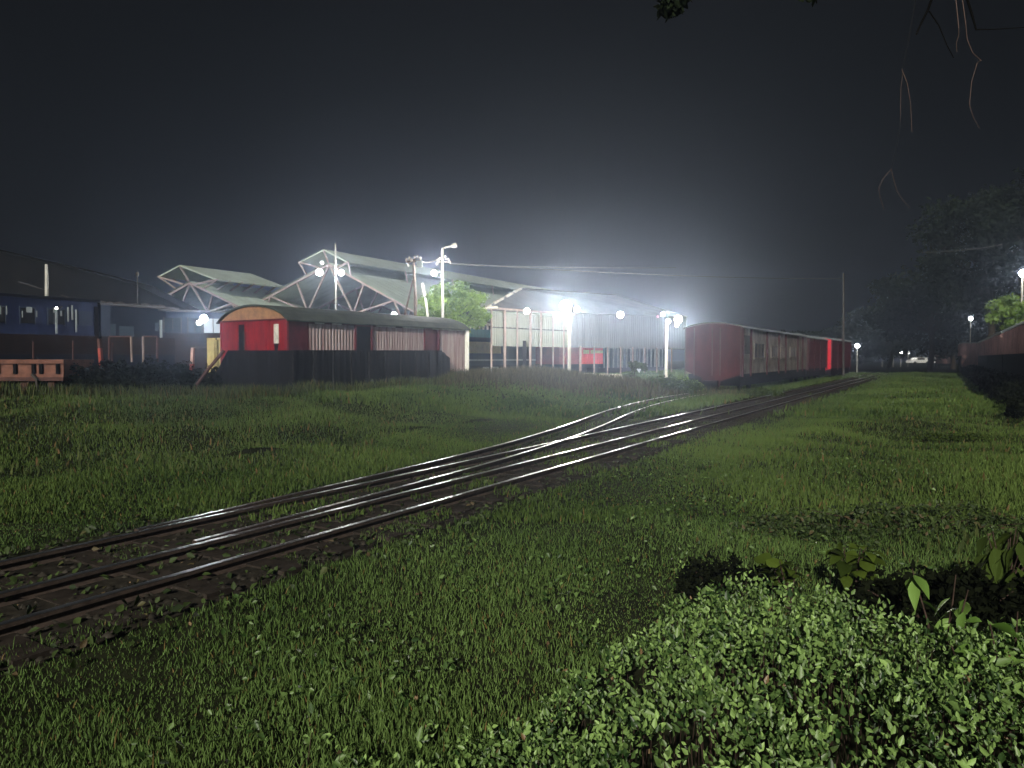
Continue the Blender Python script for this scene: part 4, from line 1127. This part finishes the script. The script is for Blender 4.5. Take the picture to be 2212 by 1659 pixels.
# ------------------------------------------------------------------ trees
def tree(label, base, h, crown, n, leaf, m, seed, name="tree", trunk_r=0.25, group="trees at the yard edge", clumps=26, bias=(0, -0.3, 0.5)):
    """crown = (rx, ry, rz, cz) in metres; leaves in clumps at limb ends."""
    r = np.random.default_rng(seed)
    bz = float(hgt(base[0], base[1]))
    th = thing(name, label, "tree", (base[0], base[1], bz), 0, group)
    rx, ry, rz, cz = crown
    m_ = MB()
    tp = Vector((r.normal(0, 0.1 * rx), r.normal(0, 0.1 * rx), cz))
    m_.tube([(0, 0, -0.1), tuple(tp * 0.35 + Vector((0.05 * rx, 0, 0))), tuple(tp * 0.7), tuple(tp)], [trunk_r, trunk_r * 0.8, trunk_r * 0.6, trunk_r * 0.3], 7)
    Cs, T = [], []
    for k in range(clumps):
        d = r.normal(size=3); d /= np.linalg.norm(d); rad = r.uniform(0.45, 1.0) ** 0.5
        c = np.array([d[0] * rx * rad, d[1] * ry * rad, cz + d[2] * rz * rad])
        s0_ = tp * r.uniform(0.45, 0.95)
        if k % 2 == 0:
            e = Vector(c); mid = s0_.lerp(e, 0.5) + Vector((0, 0, 0.08 * rz))
            m_.tube([s0_, mid, e], [trunk_r * 0.35, trunk_r * 0.2, trunk_r * 0.07], 4, cap=False)
        nn = n // clumps; cr = r.uniform(0.22, 0.42)
        q = r.normal(size=(nn, 3)); q /= np.linalg.norm(q, axis=1)[:, None]; q *= (r.random(nn) ** 0.45)[:, None]
        Cs.append(c + q * np.array([rx, ry, rz * 0.8]) * cr); T.append(np.clip(r.normal(0.45, 0.2) + r.normal(0, 0.2, nn), 0, 1))
    m_.build("trunk", M['bark'], th)
    Cs = np.concatenate(Cs); T = np.concatenate(T)
    V, Fq = leaf_arrays(Cs, leaf * r.uniform(0.6, 1.3, len(Cs)), bias, 0.8, 0.6, 0.2, r)
    fastmesh("crown", V, Fq, m, np.repeat(T, 2), th)
    return th
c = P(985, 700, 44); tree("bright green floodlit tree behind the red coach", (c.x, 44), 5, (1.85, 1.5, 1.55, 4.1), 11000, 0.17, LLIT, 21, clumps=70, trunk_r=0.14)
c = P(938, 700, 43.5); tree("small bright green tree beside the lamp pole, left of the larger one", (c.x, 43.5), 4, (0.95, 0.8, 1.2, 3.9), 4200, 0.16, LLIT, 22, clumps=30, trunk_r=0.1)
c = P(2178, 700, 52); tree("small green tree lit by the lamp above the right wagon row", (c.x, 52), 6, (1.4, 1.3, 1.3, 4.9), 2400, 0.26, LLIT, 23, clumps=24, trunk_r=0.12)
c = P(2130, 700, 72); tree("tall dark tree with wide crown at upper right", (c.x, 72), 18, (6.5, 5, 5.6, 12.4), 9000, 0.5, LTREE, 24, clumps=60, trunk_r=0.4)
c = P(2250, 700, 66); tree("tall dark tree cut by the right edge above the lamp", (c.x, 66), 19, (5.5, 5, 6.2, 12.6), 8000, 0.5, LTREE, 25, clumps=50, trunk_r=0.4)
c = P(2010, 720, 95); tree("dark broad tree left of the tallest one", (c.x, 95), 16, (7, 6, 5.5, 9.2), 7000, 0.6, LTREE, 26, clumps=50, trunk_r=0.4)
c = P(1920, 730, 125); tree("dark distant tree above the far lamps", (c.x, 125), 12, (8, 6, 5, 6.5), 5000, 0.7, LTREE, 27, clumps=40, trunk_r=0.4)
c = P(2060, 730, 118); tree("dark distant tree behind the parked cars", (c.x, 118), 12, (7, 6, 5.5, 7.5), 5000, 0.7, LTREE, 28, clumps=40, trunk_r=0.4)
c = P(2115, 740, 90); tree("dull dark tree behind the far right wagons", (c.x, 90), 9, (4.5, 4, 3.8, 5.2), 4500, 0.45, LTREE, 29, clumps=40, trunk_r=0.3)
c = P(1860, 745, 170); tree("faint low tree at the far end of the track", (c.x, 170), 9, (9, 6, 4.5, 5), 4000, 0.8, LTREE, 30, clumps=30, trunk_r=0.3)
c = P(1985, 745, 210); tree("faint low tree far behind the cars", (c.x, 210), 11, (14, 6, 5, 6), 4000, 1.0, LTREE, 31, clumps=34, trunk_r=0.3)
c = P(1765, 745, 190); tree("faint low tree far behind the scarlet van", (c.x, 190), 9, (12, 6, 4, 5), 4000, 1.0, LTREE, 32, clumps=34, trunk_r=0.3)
c = P(1370, 812, 39.5)
tree("small dark sapling in front of the yard posts", (c.x, 39.5), 2, (0.62, 0.5, 0.62, 1.0), 620, 0.17, LDARK, 33, clumps=12, trunk_r=0.04, group="saplings")
c = P(1380, 800, 39.2); mb = MB()
mb.add([c + Vector((-.12, 0, .07)), c + Vector((-.04, 0, .1)), c + Vector((0, 0, .05)), c + Vector((.05, 0, .1)), c + Vector((.12, 0, .06)), c + Vector((.02, 0, -.14)), c + Vector((-.12, .02, .07)), c + Vector((-.04, .02, .1)), c + Vector((0, .02, .05)), c + Vector((.05, .02, .1)), c + Vector((.12, .02, .06)), c + Vector((.02, .02, -.14))],
       [(0, 5, 4, 3, 2, 1), (6, 7, 8, 9, 10, 11)] + [(i, (i + 1) % 6, (i + 1) % 6 + 6, i + 6) for i in range(6)])
tag(mb.build("bright_gap", E_DIM), "tiny white light showing through the dark sapling", "light")
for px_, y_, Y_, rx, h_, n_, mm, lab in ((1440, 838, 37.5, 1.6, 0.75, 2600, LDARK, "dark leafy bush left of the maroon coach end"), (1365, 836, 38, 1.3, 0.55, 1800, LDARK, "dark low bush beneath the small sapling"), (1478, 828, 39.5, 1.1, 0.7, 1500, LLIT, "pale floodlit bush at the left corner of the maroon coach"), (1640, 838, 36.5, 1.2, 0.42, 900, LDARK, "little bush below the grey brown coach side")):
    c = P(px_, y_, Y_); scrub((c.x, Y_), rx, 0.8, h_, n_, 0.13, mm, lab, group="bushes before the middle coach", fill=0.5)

# tall dry grass on the hump and along the black shade sheet
def tall(name, n, fx, fy, h0, h1, m, label, w0=0.025, w1=0.05, lean=0.4):
    x = fx(n); y = fy(n, x); p = np.column_stack([x, y])
    p = p[ground_mask(p)]
    blades(name, p, rng.uniform(h0, h1, len(p)), rng.uniform(w0, w1, len(p)), m, label, None, lean, "tall grass")
def sheet_y(n, x):
    base = np.where(x < -8.2, 26.2 + 0 * x, 26.6 + (x + 8.2) * 1.55)
    return base - np.abs(rng.normal(0, 0.9, n))
tall("tall_grass", 9000, lambda n: rng.uniform(-21, -2.6, n), sheet_y, 0.15, 0.62, G2, "ragged tall grass fringe along the black shade sheet")
tall("dry_grass", 16000, lambda n: rng.normal(0.6, 4.0, n), lambda n, x: rng.normal(36.2, 1.7, n), 0.2, 0.6, G3, "brownish tall dry grass on the hump before the yard")
tall("tall_grass", 6000, lambda n: rng.normal(7.0, 2.4, n), lambda n, x: rng.normal(39.6, 1.1, n), 0.15, 0.5, G2, "pale tall grass lit by the floodlights beside the maroon coach")
tall("tall_grass", 9000, lambda n: rng.uniform(-24, -3, n), lambda n, x: rng.uniform(12, 25, n), 0.06, 0.20, G2, "rough mixed grass left of the curving rail")
tall("tall_grass", 9000, lambda n: rng.uniform(4, 21, n), lambda n, x: x * 1.1 + rng.uniform(-6, 9, n), 0.06, 0.17, G2, "lighter mixed grass right of the siding")

# ------------------------------------------------------------------ poles, lamps, wires
def lamp(label, px, y, Y, r_px, power, col=(1.0, 0.96, 0.9), pole_to=None, pole_px=None, pole_top=None, pr=0.06, head=True, em=None, group="lit floodlights of the yard", name="floodlight", poled=None):
    c = P(px, y, Y); r = max(0.03, r_px * Y / F)
    zb = float(hgt(c.x, c.y))
    t = thing(name, label, "lamp", (c.x, c.y, zb if pole_to is None else zb), 0, group)
    o = Vector(t.location)
    m = MB(); m.ball(c - o, r, seg=16, rings=10); bo = m.build("bulb", em or E_WHITE, t, smooth=True)
    if poled is not False:
        pxx = pole_px if pole_px is not None else px
        q = P(pxx, y, Y + 0.25) - o
        tz = (P(pxx, pole_top, Y).z - o.z) if pole_top is not None else q.z + 0.1
        m = MB(); m.tube([(q.x, q.y, -0.05), (q.x, q.y, tz)], [pr * 1.2, pr], 7); m.build("pole", poled or M['pole'], t)
        m = MB(); m.bar((q.x, q.y, q.z), c - o + Vector((0, r * 0.9, 0)), 0.05); m.build("bracket", M['plate'], t)
    else:
        m = MB(); m.bar(c - o + Vector((0, r, 0)), c - o + Vector((0, r + 0.35, 0.1)), 0.06); m.build("bracket", M['plate'], t)
    if power:
        l = bpy.data.lights.new("lamp_light", 'POINT'); l.energy = power; l.color = col; l.shadow_soft_size = r * 1.15
        lo = bpy.data.objects.new("lamp_light", l); COL.objects.link(lo); lo.parent = t; lo.location = c - o
    return t
PW = 1.0
COOL = (0.93, 1.0, 0.96)
lamp("left floodlight high on the big shed's gable truss", 690, 588, 58.0, 7.5, 1700 * PW, poled=False)
lamp("floodlight on the tall pole in front of the gable", 737, 589, 56.0, 6.5, 1700 * PW, pole_px=725, pole_top=525, pr=0.07)
lamp("unlit pale round globe above the gable truss floodlight", 696, 567, 58.2, 4.5, 0, em=M['white'], poled=False, group="unlit yard lamps")
lamp("floodlight on the pole above the bright green tree", 938, 590, 41.3, 6.5, 3300 * PW, pole_px=956, pole_top=535, pr=0.07)
lamp("small floodlight just above the red coach's roof", 851, 680, 42.0, 6.0, 500 * PW, poled=False)
lamp("bright floodlight by the glazed cabin at far left", 440, 688, 38.5, 8.0, 2000 * PW, poled=False, col=(0.95, 0.98, 1.0))
lamp("lower small floodlight beside the glazed cabin", 430, 697, 38.7, 5.0, 250 * PW, poled=False, col=(0.95, 0.98, 1.0))
lamp("leftmost floodlight of the canopy, on its post", 1138, 672, 43.5, 6.5, 1000 * PW, poled=False)
lamp("largest warm floodlight on the tall yard pole", 1222, 661, 41.0, 12.5, 9000 * PW, (1.0, 0.93, 0.78), pole_px=1230, pr=0.09, em=E_WARM)
lamp("white floodlight to the right on the tall yard pole", 1246, 668, 41.3, 6.5, 2000 * PW, poled=False)
lamp("lone floodlight on the grey wall right of the tall pole", 1340, 680, 49.0, 7.0, 3000 * PW, poled=False)
lamp("upper floodlight of the cluster left of the maroon coach", 1432, 679, 51, 4.5, 1000 * PW, poled=False)
lamp("floodlight atop the short white pole of the right cluster", 1443, 694, 50, 5.0, 1500 * PW, pole_px=1440, pr=0.09)
lamp("large warm floodlight of the right cluster", 1465, 690, 49, 8.5, 6500 * PW, (1.0, 0.93, 0.78), poled=False, em=E_WARM)
lamp("small floodlight under the large warm one of the right cluster", 1462, 702, 49.2, 4.0, 300 * PW, poled=False)
lamp("tiny pink signal lamp left of the right cluster", 1421, 684, 51, 2.6, 0, em=E_PINK, poled=False, group="small signal lamps")
lamp("lone lamp post right of the scarlet van", 1852, 747, 95, 4.5, 700 * PW, poled=None, pr=0.05)
lamp("white lamp on a tall post before the dark trees", 2097, 688, 82, 4.2, 300 * PW, poled=None, pr=0.05)
lamp("strong lamp at the right edge above the wagon row", 2209, 590, 53.5, 7.0, 800 * PW, (1, 0.97, 0.88), pr=0.07)
lamp("small lamp at the right edge just over the wagon roof", 2211, 716, 54.0, 2.5, 60, poled=False)
lamp("small bright lamp under the blue coach's roof edge", 122, 666, 32.5, 2.6, 25, poled=False, em=E_WHITE, group="small signal lamps")
for px_, y_, rp, lab, em in ((1906, 763, 2.2, "dim pinkish far lamp, left of the bright pair", E_PINK), (1930, 762, 1.5, "faintest far lamp between the dim one and bright pair", E_PINK), (1946, 762, 3.4, "left lamp of the bright far pair near the cars", E_WHITE), (1962, 761, 3.0, "right lamp of the bright far pair near the cars", E_WHITE)):
    lamp(lab, px_, y_, 150, rp, 120 if em is E_WHITE else 0, em=em, group="far lamps at the end of the track", name="far_lamp", pr=0.05)

# street light arm with unlit head
sa = thing("street_light", "unlit street light with curved arm on the pole above the green tree", "street light", (P(956, 600, 43.4).x, 43.4, 0.4), 0, "unlit yard lamps")
o = Vector(sa.location)
mb = MB(); mb.tube([(0, 0, 0), P(956, 600, 43.4) - o, P(955, 545, 43.4) - o, P(957, 537, 43.4) - o, P(963, 534, 43.4) - o, P(974, 532, 43.4) - o], [0.08, 0.07, 0.06, 0.05, 0.05, 0.05], 7); mb.build("pole", M['pole'], sa)
mb = MB()
h0 = P(974, 532, 43.4) - o; h1 = P(987, 529, 43.4) - o
mb.tube([h0, h0.lerp(h1, .3), h0.lerp(h1, .8), h1], [0.05, 0.13, 0.16, 0.1], 8); mb.build("lamp_head", M['pole'], sa)
for px_, y_ in ((946, 562), (950, 558), (962, 555), (968, 560), (972, 566), (944, 570)):
    mb = MB(); mb.ball(P(px_, y_, 43.3) - o, 0.07, seg=7, rings=5, sz=1.4); mb.build("insulator", M['insul'], sa)
mb = MB(); mb.bar(P(944, 566, 43.4) - o, P(974, 566, 43.4) - o, 0.06); mb.build("cross_arm", M['insul'], sa)

# A-frame utility pole with cross arm
ap = thing("utility_pole", "dark braced utility pole with insulators left of the green tree", "utility pole", (P(897, 700, 41).x, 41, 0.4), 0, "poles of the yard")
o = Vector(ap.location)
mb = MB(); mb.tube([(0.02, 0, -0.1), P(897, 640, 41) - o, P(893, 560, 41) - o], [0.11, 0.09, 0.07], 7); mb.build("pole", M['woodpole'], ap)
mb = MB(); mb.tube([P(872, 690, 41) - o, P(892, 605, 41) - o], [0.06, 0.05], 6); mb.build("brace", M['woodpole'], ap)
mb = MB(); mb.bar(P(876, 566, 41) - o, P(910, 563, 41) - o, 0.09); mb.build("cross_arm", M['woodpole'], ap)
for px_, y_ in ((878, 561), (884, 558), (889, 562), (896, 556), (902, 555), (908, 558), (882, 572), (903, 574)):
    mb = MB(); mb.ball(P(px_, y_, 40.9) - o, 0.075, seg=7, rings=5, sz=1.5); mb.build("insulator", M['insul'], ap)
mb = MB(); mb.box(0.1, 0.42, -0.2, -0.02, (P(900, 578, 41) - o).z, (P(900, 564, 41) - o).z); mb.build("junction_box", M['palegrey'], ap)
mb = MB(); mb.tube([P(918, 640, 43), P(912, 612, 43)], 0.09, 6); tag(mb.build("stub_pole", M['dirtygapwhite']), "short pale leaning stub rising from the green tree", "pole", "poles of the yard")
mb = MB(); mb.tube([P(925, 690, 42.2), P(921, 663, 42.2), P(919, 645, 42.2)], 0.07, 6); tag(mb.build("stub_pole", M['dirtygapwhite']), "pale leaning stub in front of the green tree", "pole", "poles of the yard")
mb = MB(); mb.tube([P(101, 720, 38), P(101, 600, 38), P(100, 571, 38)], [0.1, 0.09, 0.07], 7); tag(mb.build("pale_pole", M['pole']), "short pale pole rising over the blue coach", "pole", "poles of the yard")
mb = MB(); mb.tube([P(297, 680, 40), P(297, 588, 40)], 0.03, 5); mb.ball(P(297, 592, 40), 0.09, seg=8, rings=6, sz=1.5); tag(mb.build("thin_mast", M['plate']), "thin mast with small pale cap over the dark shed", "pole", "poles of the yard")
mb = MB(); mb.tube([P(1822, 812, 62), P(1822, 590, 62)], [0.10, 0.07], 6); tag(mb.build("tall_pole", M['plate']), "tall thin pole at the right end of the coach row", "pole", "poles of the yard")

def wire(a, b, sag, r, label):
    m = MB(); pts = []
    for i in range(21):
        f = i / 20; p_ = a.lerp(b, f); p_.z -= sag * 4 * f * (1 - f); pts.append(p_)
    m.tube(pts, r, 4, cap=False); tag(m.build("overhead_wire", M['wire']), label, "wire", "overhead wires")
wire(P(970, 568, 43.4), P(1822, 602, 62), 0.25, 0.014, "upper wire from the street light pole to the far thin pole")
wire(P(970, 571, 43.4), P(1460, 578, 60), 0.1, 0.014, "lower wire from the street light pole over the canopy")
wire(P(910, 565, 41), P(945, 560, 43.4), 0.1, 0.025, "short wire between the braced pole and the street light pole")
wire(P(1990, 545, 60), P(2165, 528, 55), 0.15, 0.015, "faint wire across the dark trees at right")

# ------------------------------------------------------------------ parked cars far away
def car(px, label, yaw):
    c = P(px, 772, 150); z = float(hgt(c.x, c.y))
    t = thing("parked_car", label, "car", (c.x, c.y, z + 0.55), yaw, "parked cars at the far end")
    pr = [(-2.1, 0.35), (-2.05, 0.8), (-1.3, 0.9), (-0.8, 1.4), (0.8, 1.42), (1.5, 0.95), (2.1, 0.85), (2.15, 0.35)]
    m = MB(); n_ = len(pr)
    m.add([(x, -0.85, z_) for x, z_ in pr] + [(x, 0.85, z_) for x, z_ in pr], [tuple(range(n_)), tuple(reversed(range(n_, 2 * n_)))] + [(i, i + n_, (i + 1) % n_ + n_, (i + 1) % n_) for i in range(n_)])
    m.build("body", M['carwhite'], t)
    m = MB(); m.box(-0.75, 0.75, -0.87, -0.853, 0.95, 1.32); m.build("window", M['glassdark'], t)
    for x in (-1.3, 1.35):
        m = MB(); bogie_wheel(m, x, -0.8, 0.33, 0.33, 10, 0.2); m.build("wheel", M['tyre'], t)
car(1984, "left white parked car beside the bright far lamps", 0.1)
car(2008, "right white parked car farther from the lamps", -0.15)

# ------------------------------------------------------------------ overhanging twigs and leaf bunches
def twig(label, chains, Y, m='twigpale', name="hanging_twig"):
    mb = MB()
    for pts, r, *mi_ in chains:
        q = [P(x, y, Y + dy) for (x, y, dy) in [(p_[0], p_[1], 0.02 * i) for i, p_ in enumerate(pts)]]
        mb.tube(q, list(np.linspace(r, r * 0.6, len(q))), 5, mi_[0] if mi_ else 0)
    return tag(mb.build(name, None, mats=[M[m], M['twigfaint']]), label, "twig", "twigs hanging from above")
twig("stout black dead twig slanting down left at the top right", [([(2018, -60), (2012, 0), (2005, 20), (1992, 46), (1979, 75)], 0.0065), ([(2007, 24), (2028, 55), (2046, 98), (2060, 125)], 0.003)], 3.2, 'twigdark')
twig("stout black dead twig bending to a level tip at the right edge", [([(2080, -50), (2090, 0), (2100, 32), (2109, 65)], 0.0065), ([(2108, 64), (2150, 63), (2215, 59)], 0.003)], 3.3, 'twigdark')
twig("long pale curling twig right of the stout black twigs", [([(2074, -40), (2079, 0), (2086, 51), (2089, 84), (2101, 114), (2120, 131)], 0.0024), ([(2119, 130), (2111, 136), (2099, 176), (2094, 226), (2103, 255), (2116, 277)], 0.0018)], 3.2)
twig("short thin twig hanging between the two stout ones", [([(2063, -30), (2065, 0), (2071, 60), (2071, 76), (2066, 92), (2067, 112)], 0.0024)], 3.15)
twig("thin forked twig hanging low left of the others", [([(1985, -40), (1962, 90), (1949, 152)], 0.0008, 1), ([(1948, 150), (1960, 180), (1967, 225), (1970, 285)], 0.0019), ([(1950, 160), (1946, 190), (1945, 262)], 0.0014), ([(1945, 262), (1940, 300), (1925, 368)], 0.0007, 1), ([(1925, 366), (1908, 385), (1898, 407), (1902, 430), (1910, 452)], 0.0014), ([(1925, 366), (1930, 385), (1937, 411), (1950, 432), (1966, 450)], 0.0014)], 3.3)
def bunch(px, y, Y, rx, rz, n, leaf, label):
    c = P(px, y, Y)
    t = thing("leaf_bunch", label, "leaf bunch", c, 0, "leaf bunches hanging from above")
    C = rng.normal(size=(n, 3)); C /= np.linalg.norm(C, axis=1)[:, None]; C *= (rng.random(n) ** 0.5)[:, None]
    C *= np.array([rx, rx * 0.8, rz]); C[:, 2] += 0.0
    leaves("foliage", C, leaf * rng.uniform(0.7, 1.3, n), LTREE, t, nrm_bias=(0, -0.6, 0.3), spread=0.7, droop=0.8)
    m = MB(); m.tube([(0, 0, rz * 2.5), (0.01, 0, rz), (0, 0, -rz * 0.2)], [0.006, 0.005, 0.002], 5); m.build("stem", M['twig'], t)
bunch(1452, 6, 4.2, 0.105, 0.095, 110, 0.06, "dark leaf bunch hanging at the top edge left of the twigs")
bunch(1750, -8, 4.0, 0.05, 0.05, 22, 0.045, "tiny yellow green leaf tip at the top edge")

# ------------------------------------------------------------------ haze
mb = MB(); mb.box(-262, 262, -24, 392, -1.6, 46)
hz_ = mb.build("haze", None, mats=[])
hm = bpy.data.materials.new("haze"); hm.use_nodes = True
n_, l_ = hm.node_tree.nodes, hm.node_tree.links
n_.remove(n_["Principled BSDF"])
pv = n_.new("ShaderNodeVolumePrincipled")
pv.inputs["Color"].default_value = (0.58, 0.715, 1.0, 1)
pv.inputs["Density"].default_value = 0.0035
pv.inputs["Anisotropy"].default_value = 0.845
l_.new(pv.outputs[0], n_["Material Output"].inputs["Volume"])
hz_.data.materials[0] = hm
tag(hz_, "thin night haze over the yard", "haze", kind="stuff")
